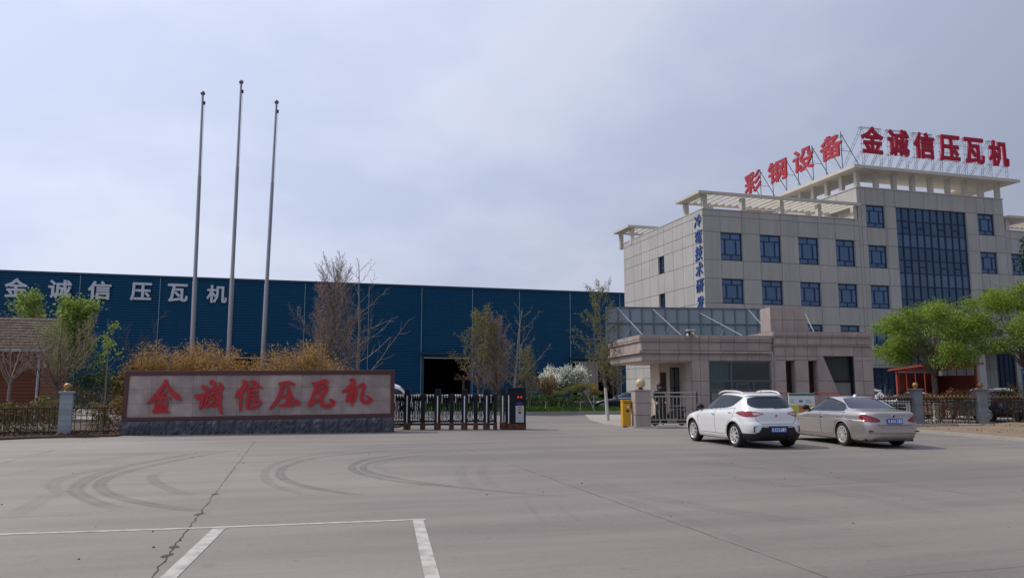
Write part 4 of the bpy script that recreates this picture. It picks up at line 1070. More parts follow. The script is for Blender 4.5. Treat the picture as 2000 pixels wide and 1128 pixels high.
fence((20.85, 33.69), (24.6, 33.35), 1.28, 'black iron fence with gold finials running off the right edge')
fence((15.95, 33.4), (17.75, 34.0), 1.28, 'short black iron fence between the gatehouse and the first pillar')
fence((-14.6, 25.5), (-13.4, 25.78), .98, 'low black iron fence between the tiled pillar and the name wall', False, .05)
fence((-21.5, 22.6), (-15.0, 25.35), .98, 'low black iron fence running off the left edge below the hedge', False, .05)

# ================================================================== ORANGE SHED
sh_ = thing('steel_shed', 'small open orange red steel shed with a corrugated roof behind the right fence', 'shed', (21.0, 38.0, .045), TH)
for x, y in ((.05, .05), (2.7, .05), (.05, 2.45), (2.7, 2.45)): MB().box(x - .05, x + .05, y - .05, y + .05, 0, 2.72 - y * .08).build('post', 'orangered', sh_)
f = MB()
for y in (.05, 2.45):
    for z in (2.66 - y * .08, .5): f.beam((.05, y, z), (2.7, y, z), .06)
for x in (.05, 2.7):
    f.beam((x, .05, 2.66), (x, 2.45, 2.47), .06); f.beam((x, .05, .5), (x, 2.45, .5), .06)
    for y in (.6, 1.2, 1.8): f.beam((x, y, .5), (x, y, 2.55), .035)
f.build('frame', 'orangered', sh_)
r = MB(); V = []; n = 60
for i in range(n + 1):
    x = -.15 + 3.1 * i / n; dz = .022 * math.sin(i * 2.1); V += [(x, -.25, 2.80 + dz), (x, 2.85, 2.52 + dz)]
r.add(V, [(2 * i, 2 * i + 2, 2 * i + 3, 2 * i + 1) for i in range(n)]); r.build('roof', 'darkred', sh_)
b = MB(); b.beam((-.15, -.25, 2.755), (2.95, -.25, 2.755), .05, .06); b.beam((-.15, -.25, 2.74), (-.15, 2.85, 2.48), .05, .06); b.build('roof_edge', 'orangered', sh_)
MB().box(.1, 2.65, 2.36, 2.39, .5, 2.35).build('back_panel', 'darkred', sh_); MB().box(2.62, 2.65, .1, 2.4, .5, 2.2).build('side_panel', 'darkred', sh_)

# ================================================================== NOTICE BOARD AND BARRICADES
nb = thing('notice_board', 'white notice board with green header and yellow and orange blocks behind the white car', 'notice board', (10.5, 29.1, 0), R(4))
for x in (.03, .99): MB().box(x - .025, x + .025, .0, .05, .05, 1.40).build('leg', 'galv', nb)
MB().box(0, 1.02, -.03, .0, .35, 1.40).build('panel', 'boardwhite', nb)
p = MB(); p.box(.01, 1.01, -.036, -.031, 1.31, 1.385, 0); p.box(.06, .36, -.036, -.031, .45, .95, 1); p.box(.38, .66, -.036, -.031, .45, .95, 2); p.box(.68, .98, -.036, -.031, .45, .95, 1)
for z in (1.14, 1.06): p.box(.08, .2, -.036, -.031, z, z + .02, 3)
p.box(.40, .54, -.036, -.031, 1.06, 1.15, 3); p.box(.66, .9, -.036, -.031, 1.05, 1.07, 3); p.box(.66, .84, -.036, -.031, 1.12, 1.14, 3)
p.build('poster', ['boardgreen', 'boardyellow', 'boardorange', 'boardblue'], nb)
def barricade(x, y, rz, L, label):
    t = thing('steel_barricade', label, 'barricade', (x, y, .05), rz)
    f = MB()
    for z in (1.36, .25): f.tube((0, 0, z), (L, 0, z), .022, n=7)
    for xx in (0, L): f.tube((xx, 0, 0), (xx, 0, 1.36), .024, n=7); f.tube((xx, -.25, .02), (xx, .25, .02), .02, n=6)
    f.build('frame', 'orangered', t, True)
    for i in range(1, int(L / .28)): MB().tube((i * .28, 0, .25), (i * .28, 0, 1.36), .012, n=5).build('bar', 'orangered', t)
barricade(10.25, 29.9, R(3), .6, 'orange red steel barricade left of the notice board')
barricade(11.75, 29.8, R(3), 1.1, 'orange red steel barricade right of the notice board behind the silver car')

# ================================================================== TIMBER HOUSE AT LEFT
ho = thing('timber_house', 'brown plank sided house with shingle roof at the left edge', 'house', (-22.28, 36.0, 0), TH)
def siding(mb, x0, x1, z0, z1, y, face='y', top=None):
    n = int((z1 - z0) / .16)
    for i in range(n):
        a, b_ = z0 + i * (z1 - z0) / n, z0 + (i + 1) * (z1 - z0) / n
        if top:
            xe0, xe1 = top(b_)
            if xe1 - xe0 < .2: continue
        else: xe0, xe1 = x0, x1
        if face == 'y': mb.add([(xe0, y - .03, a), (xe1, y - .03, a), (xe1, y, b_), (xe0, y, b_), (xe0, y, a), (xe1, y, a)], [(0, 1, 2, 3), (0, 4, 5, 1)])
        else: mb.add([(y + .03, xe0, a), (y + .03, xe1, a), (y, xe1, b_), (y, xe0, b_), (y, xe0, a), (y, xe1, a)], [(0, 1, 2, 3), (0, 4, 5, 1)])
w = MB(); siding(w, -12, 0, 0, 3.45, 0); w.build('wall', 'wood', ho)
w = MB(); siding(w, 0, 4.4, 0, 3.45, 0, 'x'); siding(w, 0, 4.4, 3.45, 4.8, 0, 'x', lambda z: ((z - 3.45) * 1.6, 4.4 - (z - 3.45) * 1.6)); w.build('wall', 'wood2', ho)
b = MB(); b.box(-12, -.05, .05, 4.4, 0, 3.4); b.build('core', 'black', ho)
r = MB(); q = random.Random(2); rows = 11
for i in range(rows):
    t0, t1 = i / rows, (i + 1) / rows; y0, z0 = -.55 + t0 * 2.75, 3.40 + t0 * 1.62; y1, z1 = -.55 + t1 * 2.75 + .06, 3.40 + t1 * 1.62 + .03
    x = -12.3 + (i % 2) * .15
    while x < .45:
        x2 = min(x + .31, .5); dz = q.uniform(0, .025); r.add([(x + .006, y0, z0 + .05 + dz), (x2 - .006, y0, z0 + .05 + dz), (x2 - .006, y1, z1 + .02), (x + .006, y1, z1 + .02), (x + .006, y0, z0), (x2 - .006, y0, z0)], [(0, 1, 2, 3), (4, 5, 1, 0)]); x = x2
r.add([(-12.3, -.55, 3.395), (.5, -.55, 3.395), (.5, 2.2, 5.015), (-12.3, 2.2, 5.015), (.5, 4.95, 3.395), (-12.3, 4.95, 3.395)], [(0, 1, 2, 3), (3, 2, 4, 5)])
r.build('roof', 'shingle', ho)
b = MB(); b.beam((.5, -.55, 3.33), (.5, 2.2, 4.95), .05, .18); b.beam((.5, 2.2, 4.95), (.5, 4.95, 3.33), .05, .18); b.box(-12.3, .47, -.5, -.03, 3.25, 3.32); b.build('eaves_board', 'browncanopy', ho)
b = MB(); b.box(-12.3, .42, -.68, -.56, 3.28, 3.40); b.path([(-.08, -.62, 3.3), (-.08, -.3, 3.1), (-.06, -.10, 2.95), (-.06, -.10, .1)], .055, 8); b.build('downpipe', 'galv', ho)

# brown timber walkway in front of the factory door
pw = thing('timber_walkway', 'low dark brown timber pergola walkway in front of the factory', 'pergola', (-3.6, 55.0, 0), R(4))
f = MB(); f.box(-.6, 7.0, -.5, -.38, 2.18, 2.36); f.box(-.6, 7.0, 1.3, 1.42, 2.18, 2.36)
for i in range(26): f.box(-.5 + i * .29, -.42 + i * .29, -.7, 1.6, 2.36, 2.44)
f.build('roof', 'browncanopy', pw)
for x in (.1, 2.2, 4.3, 6.6):
    for y in (-.44, 1.36): MB().box(x - .08, x + .08, y - .08, y + .08, .1, 2.18).build('post', 'browncanopy', pw)

os_ = thing('warning_sign', 'small orange triangular sign among the shrubs left of the gatehouse', 'sign', (5.2, 48.6, .1), R(5))
g = MB(); g.prism([(-.30, 1.35), (.30, 1.35), (.0, 1.90)], -.02, .02, 0); g.prism([(-.13, 1.45), (.13, 1.45), (0, 1.70)], -.026, -.021, 1); g.build('plate', ['boardorange', 'boardyellow'], os_)
MB().tube((0, .03, 0), (0, .03, 1.6), .03, n=8).build('post', 'galv', os_)

# ================================================================== CARS
def pch(pts):
    X = np.array([p[0] for p in pts], float); Y = np.array([p[1] for p in pts], float)
    h = np.diff(X); d = np.diff(Y) / h; m = np.zeros(len(X))
    for i in range(1, len(X) - 1):
        if d[i - 1] * d[i] > 0: w1, w2 = 2 * h[i] + h[i - 1], h[i] + 2 * h[i - 1]; m[i] = (w1 + w2) / (w1 / d[i - 1] + w2 / d[i])
    m[0], m[-1] = d[0], d[-1]
    def f(x):
        x = np.clip(np.asarray(x, float), X[0], X[-1]); i = np.clip(np.searchsorted(X, x) - 1, 0, len(X) - 2)
        t = (x - X[i]) / h[i]; t2, t3 = t * t, t * t * t
        return (2 * t3 - 3 * t2 + 1) * Y[i] + (t3 - 2 * t2 + t) * h[i] * m[i] + (-2 * t3 + 3 * t2) * Y[i + 1] + (t3 - t2) * h[i] * m[i + 1]
    return f
def inpoly(px, py, poly):
    r = np.zeros(len(px), bool); n = len(poly); j = n - 1
    for i in range(n):
        (xi, yi), (xj, yj) = poly[i], poly[j]
        c = ((yi > py) != (yj > py)) & (px < (xj - xi) * (py - yi) / (yj - yi + 1e-12) + xi); r ^= c; j = i
    return r
def rounded(poly, k=3):
    P = [np.array(p, float) for p in poly]
    for _ in range(k):
        Q = []
        for i in range(len(P)): a, b = P[i], P[(i + 1) % len(P)]; Q += [a * .80 + b * .20, a * .20 + b * .80]
        P = Q
    return [tuple(p) for p in P]

def make_car(name, label, S, loc, rz, group=None, N=640, fine=1.0):
    root = thing(name, label, 'car', loc, rz, group)
    yf, yr, wz, nz_ = pch(S['front']), pch(S['rear']), pch(S['width']), pch(S['nexp'])
    Z = []
    for a, b, st in S['layers']: Z += list(np.arange(a, b - 1e-6, st / fine))
    Z = np.array(Z + [S['layers'][-1][1]]); K = len(Z)
    wheels = [(S['wy'][0], S['wr']), (S['wy'][1], S['wr'])]
    V = np.zeros((K, N, 3)); U = np.zeros((K, N))
    phi = np.linspace(0, 2 * math.pi, 2001)
    for k, z in enumerate(Z):
        a, b, w, n = float(yf(z)), float(yr(z)), float(wz(z)), float(nz_(z)); L, yc = (a - b) / 2, (a + b) / 2
        r = (np.abs(np.sin(phi)) ** n + np.abs(np.cos(phi)) ** n) ** (-1 / n)
        x, y = w * r * np.sin(phi), yc - L * r * np.cos(phi)       # phi = 0 is the middle of the tail
        s = np.concatenate([[0], np.cumsum(np.hypot(np.diff(x), np.diff(y)))]); q = np.linspace(0, s[-1], N, endpoint=False)
        X, Y = np.interp(q, s, x), np.interp(q, s, y)
        for wy, wr in wheels:
            dd = np.hypot(Y - wy, z - wr); X = X * (1 + S.get('flare', .022) * np.clip(1 - np.abs(dd - wr - .06) / .10, 0, 1) ** .7 * (np.abs(X) > w * .6))
        V[k] = np.stack([X, Y, np.full(N, z)], 1); U[k] = np.where(q > s[-1] / 2, q - s[-1], q)
    VV = V.reshape(-1, 3); kk, jj = np.meshgrid(np.arange(K - 1), np.arange(N), indexing='ij'); j2 = (jj + 1) % N
    F = np.stack([kk * N + jj, kk * N + j2, (kk + 1) * N + j2, (kk + 1) * N + jj], -1).reshape(-1, 4)
    # x grows with phi from the tail, so this winding needs flipping to face outward
    cen = VV[F].mean(1); fn = np.cross(VV[F[:, 2]] - VV[F[:, 0]], VV[F[:, 3]] - VV[F[:, 1]]); mid = cen - np.array([0, 0, .75])
    if (fn * mid).sum(1).mean() < 0: F = F[:, ::-1]; fn = -fn
    vn = np.zeros_like(VV)
    for c in range(4): np.add.at(vn, F[:, c], fn)
    vn /= np.linalg.norm(vn, axis=1)[:, None] + 1e-12
    fu = U.reshape(-1)[F]; fu = np.where(np.abs(fu.max(1) - fu.min(1)) > 1, np.abs(fu).max(1), fu.mean(1))
    cx, cy, cz = cen.T; wloc = wz(cz); fnn = fn / (np.linalg.norm(fn, axis=1)[:, None] + 1e-12)
    isside = (np.abs(cx) > wloc * .80)
    part = np.zeros(len(F), int); names = ['body']; mats_ = [S['paint']]
    def addp(mask, nm, mt): names.append(nm); mats_.append(mt); part[mask] = len(names) - 1
    for d in S['doors']:
        for sd in (-1, 1): addp(isside & (np.sign(cx) == sd) & inpoly(cy, cz, d), 'door', S['paint'])
    if 'gate' in S: addp((cy < 0) & (np.abs(cx) < wloc * .93) & inpoly(np.abs(cx), cz, S['gate']), S.get('gatename', 'tailgate'), S['paint'])
    for sd in (-1, 1): addp(isside & (np.sign(cx) == sd) & inpoly(cy, cz, rounded(S['trim'], 2)), 'window_trim', 'plastic')
    for wpoly in S['windows']:
        for sd in (-1, 1): addp(isside & (np.sign(cx) == sd) & inpoly(cy, cz, rounded(wpoly, 2)), 'window', 'carglass')
    addp((cy < -.2) & (fnn[:, 1] < -.05) & inpoly(cx, cz, rounded(S['rearglass'][1:-1] + [(-a, b) for a, b in S['rearglass'][-2:0:-1]], 2)), 'rear_window', S.get('rgmat', 'carglass'))
    addp((cy > .0) & (fnn[:, 1] > .05) & inpoly(np.abs(cx), cz, S['frontglass']), 'windscreen', 'carglass')
    if 'blackpoly' in S: addp((cy < 0) & inpoly(np.abs(fu), cz, S['blackpoly']), 'rear_bumper', 'plastic')
    for sd in (-1, 1): addp((cy < 0) & (np.sign(cx) == sd) & inpoly(np.abs(fu), cz, rounded(S['lamp'], 2)), 'tail_light', 'redlamp')
    if 'lampin' in S:
        for sd in (-1, 1): addp((cy < 0) & (np.sign(cx) == sd) & inpoly(np.abs(fu), cz, rounded(S['lampin'], 2)), 'reversing_light', 'clearlamp')
    keep = np.ones(len(F), bool)
    for wy, wr in wheels: keep &= ~((np.hypot(cy - wy, cz - wr) < wr + .045) & (np.abs(cx) > .5) & (cz < wr * 2 + .1))
    objs = {}
    for i, (nm, mt) in enumerate(zip(names, mats_)):
        f = F[(part == i) & keep]
        if len(f) == 0: continue
        ids, inv = np.unique(f, return_inverse=True); off_ = .004 if nm in ('tail_light', 'reversing_light') else 0
        o = np_mesh(nm, VV[ids] + vn[ids] * off_, inv.reshape(-1, 4), mt, root, True)
        o.data.normals_split_custom_set_from_vertices(vn[ids].tolist()); objs.setdefault(nm, []).append(o)
    # closing the roof top and the floor
    c = MB(); top = [tuple(v) for v in V[-1]]; c.add(top, [tuple(range(N)) if fnn[0, 2] is None else tuple(range(N - 1, -1, -1))]); c.build('roof', S['paint'], root, False)
    c = MB(); zf = Z[0] + .01; x_ = float(wz(zf)) - .09; c.box(-x_, x_, float(yr(zf)) + .12, float(yf(zf)) - .12, zf - .04, zf + .05)
    for wy, wr in wheels:
        for sd in (-1, 1):
            Rr = wr + .05; VQ = []
            for t in np.linspace(-.15, math.pi + .15, 16):
                for xx in (.52, float(wz(wr)) - .015): VQ.append((sd * xx, wy + Rr * math.cos(t), wr + Rr * math.sin(t)))
            c.add(VQ, [(2 * i, 2 * i + 1, 2 * i + 3, 2 * i + 2) for i in range(15)])
            c.add([(sd * .52, wy - Rr, .2), (sd * .52, wy + Rr, .2), (sd * .52, wy + Rr, wr + Rr), (sd * .52, wy - Rr, wr + Rr)], [(0, 1, 2, 3)])
    c.build('underbody', 'black', root)
    def sxy(y, z):       # half width of the surface at y,z
        a, b, w, n = float(yf(z)), float(yr(z)), float(wz(z)), float(nz_(z)); L, yc = (a - b) / 2, (a + b) / 2
        x = w * max(0, 1 - abs((y - yc) / L) ** n) ** (1 / n)
        for wy, wr in wheels: x *= 1 + S.get('flare', .022) * max(0, min(1, 1 - abs(math.hypot(y - wy, z - wr) - wr - .06) / .10)) ** .7
        return x
    def ryz(x, z):       # rear surface y at x,z
        a, b, w, n = float(yf(z)), float(yr(z)), float(wz(z)), float(nz_(z)); L, yc = (a - b) / 2, (a + b) / 2
        return yc - L * max(0, 1 - abs(x / w) ** n) ** (1 / n)
    # arch lips, seams, glass surround
    for wy, wr in wheels:
        for sd in (-1, 1):
            lip = MB(); lip.path([(sd * (sxy(wy + (wr + .045) * math.cos(t), wr + (wr + .045) * math.sin(t)) + .002), wy + (wr + .045) * math.cos(t), wr + (wr + .045) * math.sin(t)) for t in np.linspace(-.28, math.pi + .28, 30)], S.get('lipr', .018), 6); lip.build('arch_lip', S['lipmat'], root, True)
    sm = MB()
    for d in S['doors']:
        for sd in (-1, 1):
            pts = []; 
            for i in range(len(d)):
                a, b = d[i], d[(i + 1) % len(d)]; n = max(2, int(math.hypot(b[0] - a[0], b[1] - a[1]) / .06))
                for t in range(n): y, z = a[0] + (b[0] - a[0]) * t / n, a[1] + (b[1] - a[1]) * t / n; pts.append((sd * (sxy(y, z) + .0005), y, z))
            sm.path(pts, .0055, 4, closed=True)
    for ln in S.get('rearlines', []):
        for sd in (-1, 1):
            pts = []
            for (xa, za), (xb, zb2) in zip(ln[:-1], ln[1:]):
                n = max(2, int(math.hypot(xb - xa, zb2 - za) / .05))
                for t in range(n): x, z = xa + (xb - xa) * t / n, za + (zb2 - za) * t / n; pts.append((sd * x, ryz(x, z) - .001, z))
            sm.path(pts, .006, 4)
    sm.build('panel_seam', 'seam', root)
    if S.get('chrome'):
        tr = MB(); pl_ = rounded(S['trim'], 2)
        for sd in (-1, 1): tr.path([(sd * (sxy(y, z) + .002), y, z) for y, z in pl_], .017, 5, closed=True)
        tr.build('chrome_strip', 'chrome', root, True)
    # wheels
    def wheel(kind):
        wr = S['wr']; rr = wr * .70; t = MB()
        t.lathe([(rr, -.10), (wr * .93, -.105), (wr * .985, -.085), (wr, -.05), (wr, .05), (wr * .985, .085), (wr * .93, .105), (rr, .10)], (0, 0, 0), 40, 'x', 0, False)
        wo = t.build('wheel', 'rubber', root, True)
        r = MB(); r.lathe([(rr + .004, -.104), (rr - .012, -.108), (rr - .03, -.09), (rr - .035, .0), (rr - .03, .09)], n=40, axis='x', cap=False)
        r.lathe([(.055, -.075), (.05, -.095), (.02, -.10), (.0001, -.10)], n=16, axis='x')
        n = 8 if kind == 'suv' else 10
        for i in range(n):
            a = 2 * math.pi * i / n; tw_ = .42 if kind == 'suv' else .0
            p0 = Vector((-.088, .045 * math.cos(a), .045 * math.sin(a))); p1 = Vector((-.094, (rr - .015) * math.cos(a + tw_), (rr - .015) * math.sin(a + tw_)))
            for q in ((-.05, .05) if kind == 'sedan' else (0,)):
                e = Vector((0, -math.sin(a), math.cos(a))) * q * .45
                r.beam(p0 + e * .4, p1 + e, .034 if kind == 'suv' else .017, .03, up=(1, 0, 0))
        r.build('rim', 'alloy', wo, True)
        b = MB(); b.lathe([(rr - .02, -.03), (.0001, -.03)], n=24, axis='x', cap=False); b.build('brake_disc', 'plastic', wo)
        return wo
    w0 = wheel(S['kind']); first = True
    for wy, wr in wheels:
        for sd in (-1, 1):
            o = w0 if first else copy_tree(w0, root)
            first = False; o.location = (sd * (S['track'] / 2), wy, wr); o.rotation_euler = (.3 * wy, 0, 0 if sd < 0 else math.pi)
    # mirrors, handles
    my, mz = S['mirror']
    for sd in (-1, 1):
        b = MB(); n = 10; x0 = sxy(my, mz)
        b.lathe([(.0001, -.055), (.05, -.05), (.075, -.02), (.078, .02), (.05, .06), (.0001, .075)], (0, 0, 0), 12, 'y')
        b.V = [(sd * (x0 + .14) + x * 1.5, my + y * 1.2, mz + .06 + z * 1.05) for x, y, z in b.V]
        b.beam((sd * (x0 - .02), my, mz), (sd * (x0 + .10), my, mz + .02), .05, .03); b.build('mirror', S['mirmat'], root, True)
        for y, z in S['handles']:
            x0 = sxy(y, z); b = MB(); b.path([(sd * (x0 - .005), y + .085, z), (sd * (x0 + .022), y + .06, z), (sd * (x0 + .024), y - .06, z + .003), (sd * (x0 - .005), y - .085, z + .003)], .011, 6); b.build('handle', S['handlemat'], root, True)
    # plate
    pz, pw = S['plate'][0], S['plate'][1]; py = min(ryz(0, pz - .05), ryz(0, pz + .05)) - .012
    b = MB(); b.box(-.22, .22, py - .012, py + .02, pz - .07, pz + .07); po = b.build('number_plate', 'platebl', root)
    ft = MB(); tx = -.205
    for ch in S['plate_text']:
        if ch == ' ': tx += .03; continue
        wv = .046; g = glyph(ch, wv, .095, .018, .004)
        ft.add([(x + tx, y + py - .018, z + pz - .047) for x, y, z in g.V], g.F); tx += .0605
    ft.build('lettering', 'platewh', po)
    b = MB(); ez = S['emblem']; ey = ryz(0, ez) - .004
    b.lathe([(.0001, -.012), (.035, -.012), (.046, -.006), (.046, .01)], (0, ey, ez), 20, 'y', 0)
    for a in ((0, 1) if S['kind'] == 'sedan' else ()): b.lathe([(.0001, -.014), (.030, -.014)], (0, ey, ez), 20, 'y', 1)
    if S['kind'] == 'suv': b.box(-.018, .018, ey - .018, ey - .012, ez - .012, ez + .012, 1)
    b.build('emblem', ['chrome', 'carblack'], root, True)
    return root, sxy, ryz, wz

SUV = dict(kind='suv', paint='carwhite', lipmat='plastic', lipr=.020, flare=.025, mirmat='plastic', handlemat='chrome',
  front=[(.22, 1.92), (.32, 2.02), (.45, 2.07), (.6, 2.06), (.72, 1.98), (.80, 1.85), (.87, 1.55), (.93, 1.22), (.98, .95), (1.04, .82), (1.15, .62), (1.30, .34), (1.40, .12), (1.45, -.05), (1.475, -.25), (1.49, -.42)],
  rear=[(.22, -1.90), (.30, -2.00), (.40, -2.06), (.52, -2.085), (.62, -2.075), (.72, -2.02), (.85, -1.985), (.95, -1.95), (1.02, -1.90), (1.12, -1.80), (1.25, -1.67), (1.36, -1.57), (1.40, -1.58), (1.43, -1.52), (1.455, -1.30), (1.475, -1.0), (1.49, -.62)],
  width=[(.22, .80), (.30, .835), (.42, .85), (.6, .868), (.75, .872), (.85, .862), (.95, .835), (1.02, .805), (1.15, .745), (1.28, .685), (1.38, .635), (1.43, .59), (1.46, .50), (1.48, .36), (1.49, .20)],
  nexp=[(.22, 6), (.6, 6), (.9, 5.2), (1.1, 4.6), (1.49, 4)],
  layers=[(.22, .70, .018), (.70, 1.0, .010), (1.0, 1.38, .014), (1.38, 1.49, .005)],
  wy=(1.22, -1.27), wr=.325, track=1.50, mirror=(.72, 1.0), handles=[(-.12, .87), (-1.05, .93)],
  trim=[(.76, .975), (.50, 1.15), (.20, 1.33), (-.05, 1.40), (-.6, 1.415), (-1.15, 1.385), (-1.42, 1.34), (-1.25, 1.20), (-1.08, 1.10), (-.85, 1.055), (-.1, 1.01)],
  windows=[[(.66, 1.0), (.44, 1.15), (.18, 1.32), (-.04, 1.385), (-.16, 1.39), (-.14, 1.03)], [(-.24, 1.035), (-.26, 1.39), (-.65, 1.40), (-1.02, 1.375), (-1.0, 1.10), (-.85, 1.075)], [(-1.06, 1.13), (-1.08, 1.365), (-1.36, 1.32), (-1.22, 1.2)]],
  rearglass=[(0, 0), (.42, 1.05), (.59, 1.09), (.62, 1.17), (.52, 1.365), (0, 0)], frontglass=[(-.01, 1.0), (.70, 1.0), (.53, 1.41), (-.01, 1.43)],
  blackpoly=[(-.01, .1), (1.6, .1), (1.6, .395), (.66, .40), (.55, .44), (.47, .585), (.30, .60), (-.01, .60)],
  lamp=[(.33, .915), (.50, .965), (.80, .985), (1.02, .975), (1.26, .935), (1.10, .875), (.85, .825), (.62, .835), (.45, .875)],
  lampin=[(.37, .915), (.55, .95), (.66, .93), (.62, .875), (.48, .88)],
  doors=[[(-.20, .34), (.78, .34), (.84, .50), (.86, .75), (.80, .95), (-.20, 1.0)], [(-.20, .34), (-.78, .34), (-.86, .52), (-1.02, .70), (-1.22, .80), (-1.27, 1.06), (-.9, 1.03), (-.20, 1.0)]],
  gate=[(-.01, .66), (.46, .66), (.56, .74), (.58, .95), (-.01, 1.0)],
  rearlines=[[(.0, .655), (.46, .655), (.56, .73), (.58, .83)]], plate=(.50, .44), plate_text='冀J3261M', emblem=.865)
SEDAN = dict(kind='sedan', paint='carsilver', lipmat='carsilver', lipr=.012, flare=.016, mirmat='plastic', handlemat='carsilver', chrome=True, rgmat='carglass2',
  front=[(.20, 2.15), (.32, 2.25), (.48, 2.28), (.60, 2.22), (.70, 2.02), (.78, 1.65), (.84, 1.30), (.89, 1.02), (.94, .86), (1.02, .70), (1.15, .42), (1.25, .18), (1.31, .0), (1.345, -.16), (1.365, -.30), (1.375, -.40)],
  rear=[(.20, -2.20), (.27, -2.31), (.34, -2.35), (.48, -2.385), (.60, -2.38), (.72, -2.35), (.82, -2.32), (.90, -2.305), (.945, -2.285), (.962, -2.23), (.975, -2.11), (.99, -1.92), (1.005, -1.75), (1.03, -1.63), (1.10, -1.44), (1.20, -1.18), (1.28, -.95), (1.33, -.78), (1.355, -.66), (1.375, -.52)],
  width=[(.20, .79), (.28, .83), (.40, .845), (.56, .862), (.66, .868), (.72, .868), (.745, .850), (.84, .842), (.90, .825), (.945, .798), (.97, .775), (1.02, .75), (1.12, .70), (1.22, .645), (1.30, .585), (1.335, .54), (1.355, .46), (1.367, .36), (1.375, .22)],
  nexp=[(.20, 6), (.6, 6.5), (.9, 6), (1.05, 4.6), (1.375, 3.6)],
  layers=[(.20, .66, .018), (.66, .90, .010), (.90, 1.02, .0035), (1.02, 1.28, .012), (1.28, 1.375, .004)],
  wy=(1.62, -1.28), wr=.325, track=1.53, mirror=(.66, .96), handles=[(-.20, .80), (-1.12, .82)],
  trim=[(.78, .905), (.50, 1.10), (.22, 1.235), (-.02, 1.295), (-.45, 1.30), (-.90, 1.225), (-1.20, 1.12), (-1.38, 1.0), (-1.34, .945), (-1.1, .93), (-.3, .92)],
  windows=[[(.70, .925), (.46, 1.10), (.20, 1.225), (-.02, 1.28), (-.14, 1.283), (-.16, .935)], [(-.22, .935), (-.21, 1.285), (-.45, 1.285), (-.80, 1.235), (-.86, .945)], [(-.92, .95), (-.87, 1.22), (-1.17, 1.115), (-1.34, 1.0), (-1.31, .96)]],
  rearglass=[(0, 0), (.64, 1.02), (.665, 1.06), (.55, 1.24), (.47, 1.325), (0, 0)], frontglass=[(-.01, .93), (.68, .93), (.52, 1.29), (-.01, 1.32)],
  lamp=[(.40, .70), (.41, .765), (.56, .82), (.68, .875), (.80, .90), (.92, .875), (.97, .81), (.93, .745), (.82, .70), (.58, .69)],
  doors=[[(-.19, .30), (1.02, .30), (1.08, .50), (1.02, .85), (.84, .90), (-.19, .905)], [(-.19, .30), (-.80, .30), (-.88, .50), (-1.02, .70), (-1.26, .78), (-1.36, .93), (-.19, .905)]],
  gate=[(-.01, .64), (.40, .64), (.46, .80), (.66, .955), (-.01, .985)], gatename='boot_lid',
  rearlines=[[(.0, .615), (.46, .615), (.50, .68)], [(.0, .395), (.75, .40)]], plate=(.72, .44), plate_text='冀J6RZ15', emblem=.855)

suv, sx_, ry_, _w = make_car('parked_car', 'white compact SUV with roof rails and black rear bumper parked before the gatehouse', SUV, (6.62, 22.45, 0), R(12.5))
for sd in (-1, 1):
    r = MB(); r.path([(sd * .56, .05, 1.425), (sd * .575, -.08, 1.475), (sd * .58, -.3, 1.51), (sd * .575, -.9, 1.51), (sd * .56, -1.18, 1.485), (sd * .545, -1.32, 1.43)], .021, 8); r.build('roof_rail', 'white', suv, True)
b = MB(); b.tube((0, -1.25, 1.47), (0, -1.36, 1.60), .008, n=5); b.build('antenna', 'plastic', suv)
b = MB()
for sd in (-1, 1): b.box(sd * .66 - .012, sd * .66 + .012, ry_(.66, .52) - .012, ry_(.66, .52) + .02, .43, .585); b.box(min(sd * .66, sd * .50), max(sd * .66, sd * .50), ry_(.6, .58) - .006, ry_(.6, .58) + .02, .58, .59)
b.build('bumper_slot', 'plastic', suv)
b = MB()
for sd in (-1, 1): b.box(sd * .36 - .07, sd * .36 + .07, ry_(.36, .57) - .012, ry_(.36, .57), .565, .585)
b.build('fog_light', 'white', suv)
b = MB(); b.path([(.02, ry_(0, 1.06) - .015, 1.06), (.25, ry_(.25, 1.08) - .012, 1.08), (.42, ry_(.42, 1.09) - .01, 1.09)], .008, 5); b.build('rear_wiper', 'plastic', suv)
b = MB()
for i in range(5): b.box(-.60 + i * .026, -.582 + i * .026, ry_(.58, .815) - .006, ry_(.58, .815) + .02, .805, .825); b.box(.49 + i * .026, .508 + i * .026, ry_(.56, .815) - .006, ry_(.56, .815) + .02, .805, .825)
b.build('model_letters', 'chrome', suv)
b = MB(); b.box(-.45, .45, -1.75, -1.3, .20, .30); b.tube((.35, -1.8, .28), (.35, -2.02, .27), .03, n=8); b.build('exhaust', 'plastic', suv)

sed, sx_, ry_, _w = make_car('parked_car', 'champagne silver saloon car with blue number plate parked right of the white SUV', SEDAN, (9.87, 22.86, 0), R(8.5))
b = MB(); b.prism([(-.03, 0), (.03, 0), (.008, .055), (-.008, .055)], -.06, .06); b.V = [(x, y - .62 - z * .5, z + 1.355) for x, y, z in b.V]; b.build('antenna', 'white', sed)
b = MB()
for dx in (-.50, -.40): b.tube((dx, -1.9, .25), (dx, -2.255, .245), .042, n=12)
b.build('exhaust', 'brakegrey', sed, True)
b = MB()
for sd in (-1, 1): b.box(sd * .62 - .10, sd * .62 + .10, ry_(.62, .45) - .006, ry_(.62, .45) + .05, .435, .47)
b.build('reflector', 'plastic', sed)
b = MB()
for sd in (-1, 1): b.path([(sd * (sx_(y, .735) + .003), y, .735 + .01 * (y + 1)) for y in np.linspace(-1.75, 1.5, 40)], .010, 5)
b.build('swage_line', mat('swage_shade', (.22, .19, .17), .4, metal=.5), sed, True)
